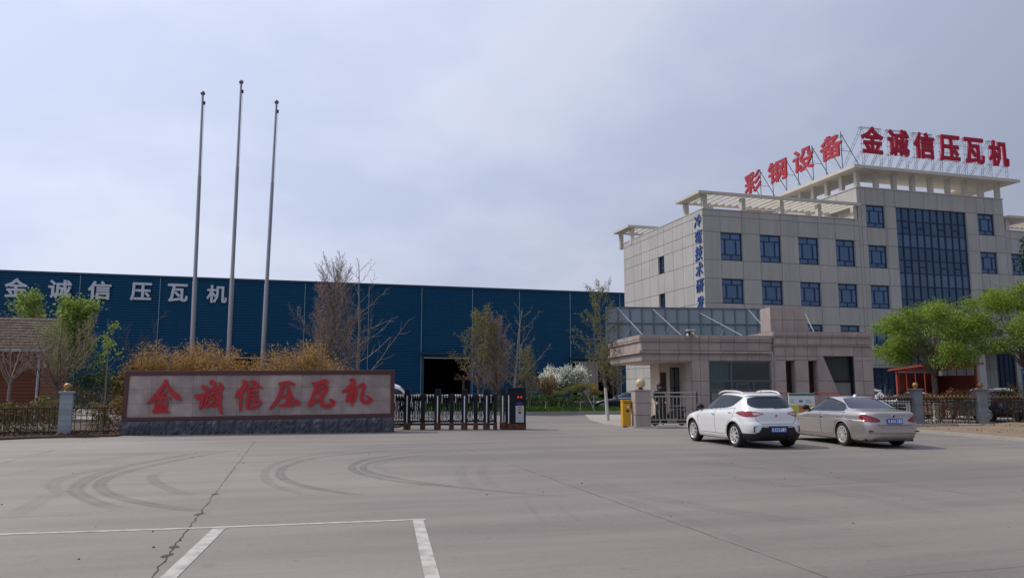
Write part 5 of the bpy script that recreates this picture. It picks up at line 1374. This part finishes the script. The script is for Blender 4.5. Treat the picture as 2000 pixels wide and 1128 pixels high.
# cars further back: copies with their own paint
def far_car(src, paint, label, loc, rz):
    c = copy_tree(src); c.location = loc; c.rotation_euler = (0, 0, rz); tag(c, label, 'car')
    for o in c.children:
        if o.data and o.data.materials and o.data.materials[0] in (M['carsilver'], M['carwhite']):
            o.data = o.data.copy(); o.data.materials[0] = M[paint]
    return c
far_car(sed, 'carblack', 'dark saloon car parked behind the granite gate pier', (8.0, 53.0, 0), R(75))
far_car(sed, 'carwhite', 'white car seen through the fence below the orange steel shed', (20.6, 40.0, .05), R(80))
far_car(suv, 'carwhite', 'white car behind the bare shrub between gatehouse and orange shed', (20.0, 45.0, .05), R(70))
far_car(suv, 'carblack', 'dark car behind the fence right of the second grey pillar', (22.9, 37.3, .05), R(10))

# white van behind the gate
VAN = dict(SUV); VAN.update(paint='carwhite', front=[(.3, 2.0), (.6, 2.2), (.9, 2.1), (1.0, 1.9), (1.1, 1.6), (1.4, 1.25), (1.7, .9), (1.82, .6), (1.88, .2)],
  rear=[(.3, -2.2), (.6, -2.3), (1.0, -2.28), (1.5, -2.2), (1.75, -2.1), (1.83, -1.9), (1.88, -1.3)],
  width=[(.3, .80), (.5, .86), (1.0, .87), (1.4, .82), (1.7, .74), (1.82, .62), (1.88, .3)], nexp=[(.3, 6), (1.2, 6), (1.88, 4)],
  layers=[(.3, 1.0, .05), (1.0, 1.7, .03), (1.7, 1.88, .015)], trim=[(1.2, 1.12), (.85, 1.6), (-2.0, 1.62), (-2.05, 1.12)],
  windows=[[(1.05, 1.15), (.75, 1.57), (.2, 1.58), (.2, 1.15)], [(.1, 1.15), (.1, 1.58), (-.9, 1.59), (-.9, 1.15)], [(-1, 1.15), (-1, 1.59), (-1.9, 1.58), (-1.95, 1.15)]],
  rearglass=[(-.01, 1.15), (.66, 1.15), (.6, 1.6), (-.01, 1.6)], frontglass=[(-.01, 1.12), (.7, 1.12), (.6, 1.65), (-.01, 1.68)], doors=[[(.2, .5), (1.0, .5), (1.1, 1.1), (.2, 1.12)]], lamp=[(.7, .9), (.8, .9), (.8, 1.3), (.7, 1.3)],
  mirror=(1.15, 1.2), handles=[(.3, 1.0)], emblem=.9)
VAN.pop('lampin'); VAN.pop('gate'); VAN['rearlines'] = []
make_car('parked_van', 'pale van half hidden behind the folding gate and the end of the name wall', VAN, (-7.05, 42.0, 0), R(-82), N=260)[0]['category'] = 'van'

# ================================================================== PERSON AND SCOOTERS
def skin_obj(name, verts, edges, radii, m, parent=None, rootv=0, sub=2):
    me = bpy.data.meshes.new(name); me.from_pydata(verts, edges, []); me.materials.append(M[m])
    o = bpy.data.objects.new(name, me); COL.objects.link(o)
    sk = o.modifiers.new('skin', 'SKIN'); sk.use_smooth_shade = True
    for i, r in enumerate(radii): me.skin_vertices[0].data[i].radius = (r, r) if isinstance(r, (int, float)) else r
    me.skin_vertices[0].data[rootv].use_root = True
    s = o.modifiers.new('sub', 'SUBSURF'); s.levels = sub; s.render_levels = sub
    if parent: o.parent = parent
    return o
pe = thing('person', 'person with black hair in a dark jacket standing behind the steel railing', 'person', (6.22, 32.3, .05), R(185))
# body: pelvis, spine, neck, head, legs, arms (one continuous skin)
bv = [(0, 0, .90), (0, .01, 1.10), (0, .0, 1.30), (0, .0, 1.43), (0, .015, 1.52), (.17, 0, 1.38), (.24, .0, 1.14), (.20, .16, .98), (-.17, 0, 1.38), (-.24, .0, 1.14), (-.20, .16, .98),
      (.09, 0, .82), (.10, .01, .46), (.10, -.01, .09), (.11, .13, .04), (-.09, 0, .82), (-.10, .02, .46), (-.10, -.01, .09), (-.11, .13, .04)]
be = [(0, 1), (1, 2), (2, 3), (3, 4), (2, 5), (5, 6), (6, 7), (2, 8), (8, 9), (9, 10), (0, 11), (11, 12), (12, 13), (13, 14), (0, 15), (15, 16), (16, 17), (17, 18)]
br_ = [.135, .13, .15, .075, .055, .065, .05, .04, .065, .05, .04, .09, .065, .045, .04, .09, .065, .045, .04]
skin_obj('body', bv, be, br_, 'jacket', pe)
hd = MB(); hd.ball((0, .02, 1.605), .092, 18, sz=1.22); hd.ball((0, .112, 1.598), .016, 8); hd.ball((.092, .01, 1.60), .018, 8); hd.ball((-.092, .01, 1.60), .018, 8); hd.ball((0, .095, 1.55), .022, 8)
ho_ = hd.build('head', 'skin', pe, True)
ey_ = MB(); ey_.ball((.034, .104, 1.617), .011, 8); ey_.ball((-.034, .104, 1.617), .011, 8); ey_.box(-.024, .024, .108, .116, 1.553, 1.558); ey_.build('face', 'hair', ho_)
hr = MB(); hr.ball((0, .015, 1.652), .110, 18, sz=.95); hr.ball((0, -.045, 1.58), .098, 16, sz=1.35); hr.ball((.07, .01, 1.60), .045, 10, sz=1.8); hr.ball((-.07, .01, 1.60), .045, 10, sz=1.8); hr.build('hair', 'hair', ho_, True)
for sd in (-1, 1):
    base = Vector((sd * .20, .20, .955)); hv, he, hrr = [(base.x, base.y - .05, base.z + .015), tuple(base), (base.x, base.y + .045, base.z - .01)], [(0, 1), (1, 2)], [.024, .036, .032]
    for k, (dx, L_) in enumerate(((-.026, .065), (-.009, .075), (.009, .07), (.026, .055))):
        i = len(hv); hv += [(base.x + dx, base.y + .06, base.z - .012), (base.x + dx * 1.1, base.y + .06 + L_ * .55, base.z - .03), (base.x + dx, base.y + .055 + L_ * .75, base.z - .055)]; he += [(2, i), (i, i + 1), (i + 1, i + 2)]; hrr += [.0095, .0085, .0075]
    i = len(hv); hv += [(base.x - sd * .045, base.y + .02, base.z - .01), (base.x - sd * .055, base.y + .06, base.z - .03)]; he += [(1, i), (i, i + 1)]; hrr += [.011, .009]
    skin_obj('hand', hv, he, hrr, 'skin', pe, 1, 1)
st_ = MB(); st_.beam((-.275, .02, 1.16), (-.225, .02, 1.34), .03, .05); st_.build('sleeve_stripe', 'white', pe)

def scooter(x, y, rz, label, z=.05):
    t = thing('scooter', label, 'scooter', (x, y, z), rz, None)
    def wl(yy):
        o = MB().lathe([(.15, -.04), (.20, -.045), (.22, 0), (.20, .045), (.15, .04)], (0, yy, .22), 20, 'x', 0, False).build('wheel', 'rubber', t, True)
        MB().lathe([(.0001, -.03), (.15, -.03), (.15, .03), (.0001, .03)], (0, yy, .22), 16, 'x').build('rim', 'brakegrey', o, True)
    wl(.62); wl(-.55)
    b = MB(); b.prism([(-.60, .42), (-.75, .62), (-.35, .68), (-.05, .60), (.02, .32), (.40, .30), (.46, .60), (.50, .95), (.42, .98), (.36, .55), (.28, .36), (.0, .26), (-.3, .30)], -.13, .13)
    b.V = [(y_, x_, z_) for x_, y_, z_ in b.V]; b.F = [f[::-1] for f in b.F]; b.build('body', 'carblack', t, bevel=.03)
    b = MB(); b.box(-.13, .13, -.72, -.05, .69, .78); b.build('seat', 'plastic', t, bevel=.03)
    b = MB(); b.tube((0, .62, .25), (0, .42, 1.0), .03, n=8); b.tube((-.33, .36, 1.05), (.33, .36, 1.05), .016, n=8); b.build('handlebar', 'plastic', t, True)
    for sd in (-1, 1):
        b = MB(); b.path([(sd * .22, .36, 1.05), (sd * .30, .38, 1.22)], .007, 5); b.lathe([(.0001, -.008), (.05, -.005), (.05, .008)], (sd * .31, .38, 1.25), 12, 'y'); b.build('mirror', 'plastic', t)
    b = MB(); b.lathe([(.0001, .02), (.06, .0), (.07, -.06)], (0, .56, .90), 12, 'y'); b.build('headlight', 'chrome', t, True)
scooter(6.55, 32.05, R(100), 'dark electric scooter standing behind the steel railing beside the person')
scooter(17.0, 35.6, R(60), 'dark scooter parked nearest the gatehouse right corner')
scooter(17.7, 36.0, R(66), 'dark scooter parked beside the orange shed left of the grey pillar')
rk = thing('bike_rack', 'row of pale metal hoops behind the silver car beside the gatehouse', 'bike rack', (16.3, 34.9, .05), R(8))
for i in range(4): MB().path([(i * .38, 0, 0), (i * .38, 0, .75), (i * .38 + .05, 0, .86), (i * .38 + .17, 0, .88), (i * .38 + .22, 0, .78), (i * .38 + .22, 0, .0)], .02, 7).build('hoop', 'galv', rk, True)

# ================================================================== TREES AND PLANTS
def nrm(v): return v / (np.linalg.norm(v) + 1e-9)
def branch(p, d, L, r, lvl, sp, rng, out, tips):
    ns = sp['ns'][lvl]; st = L / ns; P = [p]; D = [d]; rt = sp['taper'][lvl]
    for i in range(ns):
        d = nrm(d + rng.normal(size=3) * sp['gnarl'][lvl] + np.array([0, 0, sp['up'][lvl]])); q = P[-1] + d * st
        out[min(lvl, 2)].append((P[-1], q, r * (1 - rt * i / ns), r * (1 - rt * (i + 1) / ns))); P.append(q); D.append(d)
    if lvl == sp['last']:
        for i in range(1, len(P)): tips.append((P[i - 1], P[i]))
        return
    n = sp['nc'][lvl]; n = int(n * rng.uniform(.75, 1.25) + .5) if lvl else n
    az = rng.uniform(0, 6.28)
    for k in range(n):
        t = sp['start'][lvl] + (1 - sp['start'][lvl]) * ((k + rng.uniform(.1, .9)) / n); i = min(int(t * ns), ns - 1); f = t * ns - i
        pos = P[i] * (1 - f) + P[i + 1] * f; dd = D[i + 1]; az += 2.4 + rng.uniform(-.4, .4)
        a = nrm(np.cross(dd, [.3, .2, 1] if abs(dd[2]) < .9 else [1, 0, 0])); b = np.cross(dd, a); ang = sp['ang'][lvl] * rng.uniform(.75, 1.2)
        nd = nrm(dd * math.cos(ang) + (a * math.cos(az) + b * math.sin(az)) * math.sin(ang))
        cl = L * sp['ratio'][lvl] * (1 - sp['shape'][lvl] * (t - sp['start'][lvl]) / (1 - sp['start'][lvl] + 1e-6)) * rng.uniform(.7, 1.2)
        branch(pos, nd, cl, max(r * (1 - rt * t) * sp['rr'][lvl], sp['rmin']), lvl + 1, sp, rng, out, tips)
def tree(name, label, cat, loc, seed, H, r0, sp, leaves=None, bark='bark', twig='twig', lean=(0, 0), limed=0, group=None):
    """leaves: list of (material, count, size, aspect, droop, spread, zmin_fraction)"""
    rng = np.random.default_rng(seed); out = {0: [], 1: [], 2: []}; tips = []
    branch(np.zeros(3), nrm(np.array([lean[0], lean[1], 1.])), H, r0, 0, sp, rng, out, tips)
    t = thing(name, label, cat, loc, 0, group)
    V, F = tubes(out[0], 8); V1, F1 = tubes(out[1], 5) if out[1] else (np.zeros((0, 3)), np.zeros((0, 4), int))
    tr = np_mesh('trunk', np.concatenate([V, V1]), np.concatenate([F, F1 + len(V)]), bark, t, True)
    if limed:
        s = [(p, q, a * 1.07, b * 1.07) for p, q, a, b in out[0] if q[2] <= limed + .05]
        if s: VV, FF = tubes(s, 10); np_mesh('whitewash', VV, FF, 'lime', tr, True)
    parts = []
    if out[2]: V, F = tubes(out[2], 3); np_mesh('twigs' if leaves else 'crown', V, F, twig, t)
    T = np.array([[*a, *b] for a, b in tips])
    for li, (m, n, size, asp, droop, spread, zf) in enumerate(leaves or []):
        TT = T[T[:, 5] > T[:, 5].min() + zf * (T[:, 5].max() - T[:, 5].min())]
        k = rng.integers(0, len(TT), n); f = rng.uniform(0, 1, (n, 1)); P = TT[k, :3] * (1 - f) + TT[k, 3:] * f + rng.normal(size=(n, 3)) * spread
        V, F = quads(P, size, rng, asp, droop); np_mesh('crown', V, F, m, t)
    return t
GINK = dict(ns=[12, 7, 4], gnarl=[.025, .09, .15], up=[.03, .07, .05], taper=[.85, .85, .8], nc=[15, 7], start=[.22, .15], ang=[R(58), R(40)], ratio=[.42, .32], shape=[.72, .5], rr=[.38, .5], rmin=.009, last=2)
DENSE = dict(ns=[10, 7, 6, 4], gnarl=[.03, .09, .14, .2], up=[.03, .11, .10, .06], taper=[.9, .8, .8, .7], nc=[26, 9, 7], start=[.16, .12, .1], ang=[R(48), R(38), R(40)], ratio=[.40, .42, .40], shape=[.6, .4, .4], rr=[.36, .5, .55], rmin=.006, last=3)
VASE = dict(ns=[6, 7, 6, 4], gnarl=[.03, .07, .12, .16], up=[.05, .09, .06, .05], taper=[.4, .8, .8, .7], nc=[9, 8, 6], start=[.82, .2, .15], ang=[R(42), R(34), R(38)], ratio=[1.0, .45, .42], shape=[0, .5, .4], rr=[.5, .5, .55], rmin=.006, last=3)
ROUND = dict(ns=[6, 7, 6, 4], gnarl=[.03, .10, .16, .2], up=[.05, .05, .02, -.04], taper=[.35, .85, .8, .7], nc=[11, 11, 8], start=[.78, .22, .12], ang=[R(60), R(40), R(45)], ratio=[.98, .48, .42], shape=[.1, .45, .4], rr=[.45, .5, .55], rmin=.006, last=3)

# fresh green trees at right
def fluffy(label, loc, seed, rx, rz_, zc, ztr, n, lean=(0, 0)):
    """broad clipped tree: limbs fan out into a lobed crown of small drooping leaves"""
    rng = np.random.default_rng(seed); t = thing('broadleaf_tree', label, 'tree', loc, 0, 'fresh green trees along the right fence')
    segs = []; twigs = []; ends = []
    p = np.zeros(3); n_ = 7; base = np.array([lean[0] * ztr, lean[1] * ztr, ztr]); last = p
    for i in range(n_): q = base * (i + 1) / n_ + rng.normal(size=3) * .02; segs.append((last, q, .15 - .035 * i / n_, .15 - .035 * (i + 1) / n_)); last = q
    top = last; cen = np.array([base[0], base[1], zc])
    lobes = []
    for k in range(46):
        while True:
            v = rng.normal(size=3); v /= np.linalg.norm(v)
            if v[2] > -.75: break
        rad = rng.uniform(.42, .90); lobes.append((cen + v * np.array([rx, rx, rz_]) * rad, rng.uniform(.42, .66) * rx * .38))
    for c, rl in lobes:
        a = top + (cen - top) * rng.uniform(0, .15); cur = a; k = 7; r = .036
        for i in range(k):
            f = (i + 1) / k; tgt = a + (c - a) * f; tgt[2] += .25 * math.sin(f * 3.14) * (1 if c[2] < zc + .3 else .2); tgt += rng.normal(size=3) * .04
            segs.append((cur, tgt, r, r * .78)); r *= .78; cur = tgt
            if i > 2:
                for _ in range(4):
                    e = cur + rng.normal(size=3) * np.array([.5, .5, .35]) * rl * 1.3; twigs.append((cur, e, .010, .004)); ends.append((cur, e))
    V, F = tubes(segs, 7); np_mesh('trunk', V, F, 'bark', t, True); V, F = tubes(twigs, 3); np_mesh('twigs', V, F, 'bark', t)
    s = [(a, b, r0 * 1.06, r1 * 1.06) for a, b, r0, r1 in segs[:3]]; V, F = tubes(s, 10); np_mesh('whitewash', V, F, 'lime', t, True)
    P = []; ax = []
    for c, rl in lobes:
        m = int(n / len(lobes) * rng.uniform(.6, 1.3)); q = rng.normal(size=(m, 3)); q /= np.linalg.norm(q, axis=1)[:, None]
        rr = rl * rng.uniform(.15, 1.25, (m, 1)) ** .8; pt = c + q * rr * np.array([1.15, 1.15, .72]); P.append(pt); o = (pt - cen); o /= np.linalg.norm(o, axis=1)[:, None]; ax.append(o)
    P = np.concatenate(P); ax = np.concatenate(ax); V, F = quads(P, .105, rng, .42, .45, ax); np_mesh('crown', V, F, 'leafg', t)
    return t
fluffy('broad fresh green tree standing over the orange steel shed', (19.65, 35.5, .05), 11, 2.5, 2.05, 4.0, 2.05, 33000, (.0, 0))
fluffy('broad fresh green tree with leaning trunk cut by the right edge of the photo', (23.6, 34.4, .05), 23, 2.75, 2.35, 4.25, 2.2, 35000, (-.12, 0))
tree('dark_tree', 'tall dark green tree at the far right edge beside the office building', 'tree', (26.9, 36.5, 0), 31, 8.1, .14, DENSE, [('leafdk', 9000, .20, .45, .3, .12, .1)])

# large bare trees in the middle
tree('bare_tree', 'large bare tree of dense brown twigs rising behind the right end of the name wall', 'tree', (-9.15, 39.0, 0), 41, 7.2, .13, dict(DENSE, nc=[52, 13, 9], ratio=[.44, .40, .42], shape=[.5, .4, .4], ang=[R(44), R(36), R(40)], rmin=.008), bark='bark')
tree('bare_tree', 'tall bare tree with long upswept pale branches right of the dense twiggy tree', 'tree', (-8.1, 40.2, 0), 52, 8.1, .11, dict(GINK, nc=[20, 7], ratio=[.46, .30], rmin=.012), bark='barklight', twig='barklight')
tree('budding_tree', 'slim budding tree with yellow green leaf tips in front of the factory doorway', 'tree', (-2.0, 47.0, .1), 61, 5.7, .10, dict(DENSE, nc=[30, 10, 7], ratio=[.42, .42, .4], rmin=.009), [('leafold', 3600, .11, .5, .1, .10, .25)], twig='twig')
tree('bare_tree', 'bare grey brown twiggy tree between the budding tree and the pale open tree', 'tree', (-.9, 47.8, .1), 62, 5.3, .10, dict(DENSE, nc=[46, 12, 9], ratio=[.46, .42, .42], rmin=.009))
tree('bare_tree', 'open bare tree with straight pale trunk and curved branches above the gate drive box', 'tree', (.10, 46.6, .1), 63, 6.4, .10, dict(GINK, nc=[16, 6], ratio=[.52, .28], rmin=.012), bark='barklight', twig='barklight')
tree('shrub', 'small olive shrub tree right of the pale open tree by the timber walkway', 'shrub', (1.1, 49.5, .1), 64, 3.7, .07, DENSE, [('leafold', 1500, .10, .5, .1, .12, .1)])
tree('street_tree', 'slender budding tree with whitewashed trunk left of the gatehouse canopy', 'tree', (4.58, 36.7, .02), 71, 6.4, .085, dict(GINK, nc=[30, 9], start=[.26, .15], ratio=[.38, .34]), [('leafold', 3200, .075, .5, .1, .05, .05)], bark='bark', twig='barklight', limed=1.6, lean=(-.06, 0))
tree('street_tree', 'thin budding tree with whitewashed trunk between the street tree and the office side wall', 'tree', (7.5, 56, .05), 72, 4.6, .07, DENSE, [('leafold', 1800, .12, .5, .1, .12, .2)], limed=1.3)
# flowering tree
rng = np.random.default_rng(77)
ft = tree('flowering_tree', 'round shrub tree covered in white blossom in front of the factory', 'flowering tree', (3.55, 51.5, .1), 76, 1.5, .08, dict(ROUND, ratio=[1.15, .48, .42], nc=[10, 8, 5]), [('leafdk', 2600, .14, .5, .2, .14, 0), ('petal', 9500, .12, .8, 0, .17, .30)])
# clipped ball tree and pine
tree('clipped_tree', 'small clipped brown green ball tree on two whitewashed stems right of the gate drive box', 'clipped tree', (2.05, 46.9, .1), 81, 1.0, .035, dict(DENSE, ns=[6, 6, 5, 4], start=[.8, .1, .1], ang=[R(30), R(36), R(40)], ratio=[1.25, .42, .4], shape=[0, .4, .4], nc=[14, 8, 5]), [('leafbrown', 2600, .075, .45, .1, .05, 0), ('leafold', 1600, .07, .45, .1, .05, 0)], limed=.7)
def pine(loc, label):
    rng = np.random.default_rng(5); t = thing('pine_tree', label, 'pine tree', loc)
    seg = [((.75, 0, 0), (.62, 0, .5), .07, .065), ((.62, 0, .5), (.42, .05, .95), .065, .055), ((.42, .05, .95), (.2, 0, 1.25), .055, .045), ((.2, 0, 1.25), (-.5, .1, 1.2), .04, .03), ((-.5, .1, 1.2), (-1.3, 0, 1.05), .03, .02), ((.2, 0, 1.25), (.5, .1, 1.5), .04, .03), ((.42, .05, .95), (1.0, .1, 1.05), .035, .02)]
    V, F = tubes(seg, 8); np_mesh('trunk', V, F, 'bark', t, True)
    b = MB(); b.tube((.98, -.3, 0), (.55, .05, 1.0), .025, n=6); b.tube((-.3, -.1, .62), (1.05, .1, .64), .022, n=6); b.tube((.1, -.2, 0), (.1, .0, .65), .022, n=6); b.build('prop', 'lime', t, True)
    P = []
    for cx, cy, cz, rx, rz2 in ((.4, 0, 1.62, .85, .17), (-.35, .1, 1.38, .7, .15), (-1.25, 0, 1.15, .65, .15), (1.1, .1, 1.15, .5, .13), (.1, -.3, 1.5, .5, .14)):
        q = rng.normal(size=(1100, 3)); q /= np.linalg.norm(q, axis=1)[:, None]; P.append(np.array([cx, cy, cz]) + q * np.array([rx, rx * .8, rz2]) * rng.uniform(.3, 1.05, (1100, 1)))
    P = np.concatenate(P); V, F = quads(P, .11, rng, .22, -.5); np_mesh('crown', V, F, 'leafold', t)
pine((4.2, 48.2, .12), 'low spreading cloud pruned pine on a leaning propped trunk beside the white blossom tree')

# dry bamboo behind the name wall
def bamboo(x, y, w, h, seed, label):
    rng = np.random.default_rng(seed); t = thing('bamboo_clump', label, 'bamboo', (x, y, .05), 0, 'dry bamboo behind the name wall')
    S = []; P = []; A = []
    for i in range(int(62 * w)):
        bx, by = rng.uniform(-w / 2, w / 2), rng.uniform(-.5, .5); hh = h * (1 - .36 * (abs(bx) / (w / 2)) ** 1.5) * rng.uniform(.62, 1.04); lx, ly = rng.normal(size=2) * .16
        last = np.array([bx, by, 0.])
        for k in range(6):
            f = (k + 1) / 6; q = np.array([bx + lx * f * f * 2 + bx * .10 * f, by + ly * f * f * 2, hh * f - .12 * f ** 3 * abs(lx) * 4]); S.append((last, q, .011 * (1.05 - f * .8) + .002, .011 * (1.05 - (f + .16) * .75) + .001))
            if f > .3:
                m = 32; g = rng.uniform(0, 1, (m, 1)); P.append(last + (q - last) * g + rng.normal(size=(m, 3)) * np.array([.13, .13, .09])); A.append(np.tile([lx * 2, ly * 2, .25], (m, 1)))
            last = q
    V, F = tubes(S, 4); np_mesh('stems', V, F, 'leafbamboo', t)
    P = np.concatenate(P); A = np.concatenate(A) + rng.normal(size=P.shape) * .7; V, F = quads(P, .145, rng, .19, .1, A); np_mesh('foliage', V, F, 'leafbamboo', t)
bamboo(-14.9, 31.6, 2.2, 3.45, 1, 'leftmost straw coloured bamboo clump, left of the first flagpole')
bamboo(-13.1, 32.0, 2.1, 3.7, 2, 'tall straw coloured bamboo clump between the left and middle flagpoles')
bamboo(-11.75, 31.6, 1.6, 3.25, 3, 'straw coloured bamboo clump just right of the middle flagpole base')
bamboo(-9.95, 32.0, 2.0, 3.2, 4, 'straw coloured bamboo clump just right of the right flagpole base')
bamboo(-8.4, 31.8, 2.1, 3.65, 5, 'tall straw coloured bamboo clump in front of the dense bare tree')
bamboo(-7.1, 31.9, .9, 2.75, 6, 'rightmost thin straw coloured bamboo clump above the right end of the name wall')

# left side trees
tree('bare_tree', 'small bare vase shaped tree in front of the timber house by the left edge', 'tree', (-18.95, 28.8, .05), 91, 1.95, .075, dict(VASE, ratio=[1.25, .45, .42], nc=[11, 9, 7], rmin=.007), bark='barklight')
tree('bare_tree', 'bare twiggy tree at the right corner of the timber house', 'tree', (-17.0, 28.9, .05), 92, 1.75, .07, dict(VASE, ratio=[1.35, .45, .42], nc=[12, 10, 8], rmin=.007, up=[.05, .14, .1, .06]))
tree('poplar_tree', 'light green leafy tree in front of the right corner of the timber house', 'tree', (-19.65, 33.6, .05), 93, 4.9, .085, dict(DENSE, start=[.36, .12, .1], ratio=[.40, .42, .4], nc=[34, 9, 5]), [('leafpop', 6500, .13, .6, .2, .11, .05)])
tree('poplar_tree', 'sparse green tree top showing above the timber house roof', 'tree', (-29.5, 46.5, 0), 94, 6.9, .12, dict(DENSE, ratio=[.36, .42, .4], nc=[26, 8, 5]), [('leafpop', 3800, .17, .6, .2, .16, .2)])
tree('sapling', 'slim crooked sapling with a tuft of leaves between the green tree and the name wall', 'sapling', (-16.1, 30.2, .05), 95, 4.3, .045, dict(GINK, nc=[5, 2], start=[.3, .3], ratio=[.22, .3]), [('leafpop', 160, .12, .6, .1, .09, .5)], bark='barklight', lean=(.05, 0))
tree('bare_shrub', 'dark leafless shrub left of the name wall behind the low fence', 'shrub', (-15.0, 31.0, .05), 96, 2.2, .05, dict(VASE, nc=[8, 6, 4]), twig='bark')
tree('conifer_shrub', 'dark green conifer shrub behind the fence pillar with the gold ball', 'shrub', (-16.7, 31.5, .05), 97, 1.5, .05, dict(ROUND, nc=[9, 8, 5]), [('leafdk', 3800, .12, .3, .1, .10, 0)])
tree('bare_shrub', 'pale bare shrub with upright stems between the gatehouse and the orange shed', 'shrub', (16.55, 34.3, .05), 98, .5, .05, dict(VASE, ratio=[2.6, .4, .4], nc=[5, 4, 3], ang=[R(22), R(30), R(35)]), bark='lime', twig='barklight')
tree('bare_shrub', 'brown bare shrub on the soil at the far right below the leaning green tree', 'shrub', (23.2, 31.2, .15), 99, .5, .04, dict(VASE, ratio=[1.5, .5, .5], nc=[10, 7, 5], ang=[R(60), R(40), R(40)]), [('leafbrown', 500, .09, .4, .1, .06, 0)])

def hedge(name, label, x0, y0, x1, y1, w, h, n, mats_, seed, size=.10, z=.05):
    rng = np.random.default_rng(seed); a = np.array([x0, y0]); b = np.array([x1, y1]); L = np.linalg.norm(b - a); d = (b - a) / L; nv = np.array([-d[1], d[0]])
    t = thing(name, label, 'hedge', (*(a + b) / 2, z), math.atan2(d[1], d[0])); S = []
    for _ in range(int(L * 26)):
        x, y = rng.uniform(-L / 2, L / 2), rng.uniform(-w / 2, w / 2); q = np.array([x, y, 0.]); hh = h * rng.uniform(.6, 1.05) * (1 + .10 * math.sin(x * 2.3))
        for k in range(3): q2 = q + np.array([rng.normal() * .07, rng.normal() * .07, hh / 3]); S.append((q, q2, .010 - .002 * k, .008 - .002 * k)); q = q2
    V, F = tubes(S, 3); np_mesh('stems', V, F, 'twig', t)
    for m, f in mats_:
        k = int(n * f); P = np.stack([rng.uniform(-L / 2, L / 2, k), rng.uniform(-w / 2, w / 2, k), rng.uniform(0, 1, k) ** .6 * h], 1); P[:, 2] *= 1 + .12 * np.sin(P[:, 0] * 2.3) + .08 * np.sin(P[:, 0] * 7)
        V, F = quads(P, size, rng, .45, .0); np_mesh('foliage', V, F, m, t)
hedge('hedge', 'brown and green hedge behind the low fence at the left edge', -22.5, 23.6, -15.2, 26.6, .8, 1.12, 9000, [('leafold', .35), ('leafbrown', .35), ('leafdk', .3)], 1)
hedge('hedge', 'thin dry hedge behind the fence between the tiled pillar and the name wall', -14.7, 26.8, -13.4, 27.2, .5, 1.10, 1500, [('leafbrown', .6), ('leafold', .4)], 2)
hedge('hedge', 'dark green low hedge at the back of the lawn', -9, 52.5, 6.3, 54.0, 1.6, .85, 9000, [('leafdk', .55), ('grass', .45)], 3, .16, .15)
hedge('hedge', 'dry brown climbing hedge along the fence with gold finials in front of the orange shed', 18.4, 34.35, 20.4, 34.1, .5, 1.35, 1500, [('leafbrown', .8), ('leafold', .2)], 4)
hedge('hedge', 'brown shrubby hedge behind the fence at the far right', 22.3, 34.6, 26.5, 34.4, 1.0, 1.55, 2600, [('leafbrown', .5), ('leafold', .5)], 5)

hedge('hedge', 'dark evergreen hedge along the foot of the factory between timber house and name wall', -30, 46, -9, 49, 1.6, 1.5, 9000, [('leafdk', .7), ('leafbrown', .3)], 8, .18)
def scatter(name, poly, n, size, m, seed, z, asp=.5, droop=0., up=0.):
    rng = np.random.default_rng(seed); P = np.array(poly); lo, hi = P.min(0), P.max(0); pts = np.zeros((0, 2))
    while len(pts) < n:
        q = rng.uniform(lo, hi, (n, 2)); pts = np.concatenate([pts, q[inpoly(q[:, 0].copy(), q[:, 1].copy(), poly)]])
    pts = pts[:n]; Q = np.column_stack([pts, np.full(n, z) + rng.uniform(0, .02, n)])
    ax = rng.normal(size=(n, 3)) * np.array([1, 1, .25]); ax[:, 2] += up
    V, F = quads(Q, size, rng, asp, droop, ax); V[:, 2] = np.maximum(V[:, 2], z + .002); o = np_mesh(name, V, F, m); o['kind'] = 'stuff'; return o
scatter('grass', [(-12.8, 46.0), (1.2, 46.0), (6.9, 47.3), (6.9, 60), (-12, 56)], 26000, .24, 'grass', 5, .16, .18, 0, 1.3)
scatter('fallen_leaves', [(-21, 20.6), (-17.3, 22.5), (-15.2, 24.8), (-13.2, 25.6), (-13.5, 27.2), (-21, 25.5)], 9000, .10, 'leafdead', 6, .075, .55)
scatter('weeds', [(15.0, 29.0), (16.6, 20), (20, 20), (24, 33), (16, 33)], 900, .09, 'leafbrown', 7, .14, .35, 0, .3)
# stones and litter left of the name wall, loose pebbles on the yard
rng = random.Random(4)
def rock(x, y, z, s, label, m='kerb'):
    b = MB(); b.ball((0, 0, 0), 1, 9); b.V = [(vx * s * rng.uniform(.8, 1.2), vy * s * rng.uniform(.7, 1.1), vz * s * .6 * rng.uniform(.8, 1.1)) for vx, vy, vz in b.V]
    o = b.build('rock', m); o.location = (x, y, z + s * .4); tag(o, label, 'rock')
rock(-13.75, 27.6, .05, .30, 'pinkish pale rock behind the low fence left of the name wall', 'pinkstone'); rock(-16.4, 26.0, .05, .18, 'small grey rock lying in the fallen leaves left of the fence pillar')

def pebbles():
    rng = np.random.default_rng(12); b = MB()
    for _ in range(60):
        x, y = rng.uniform(-9, 10), rng.uniform(4.5, 20); r = rng.uniform(.005, .016)
        b.ball((x, y, r * .35), r, 6, sz=.6)
    o = b.build('pebbles', mat('pebble', (.10, .09, .08), .9), None, True); o['kind'] = 'stuff'
pebbles()
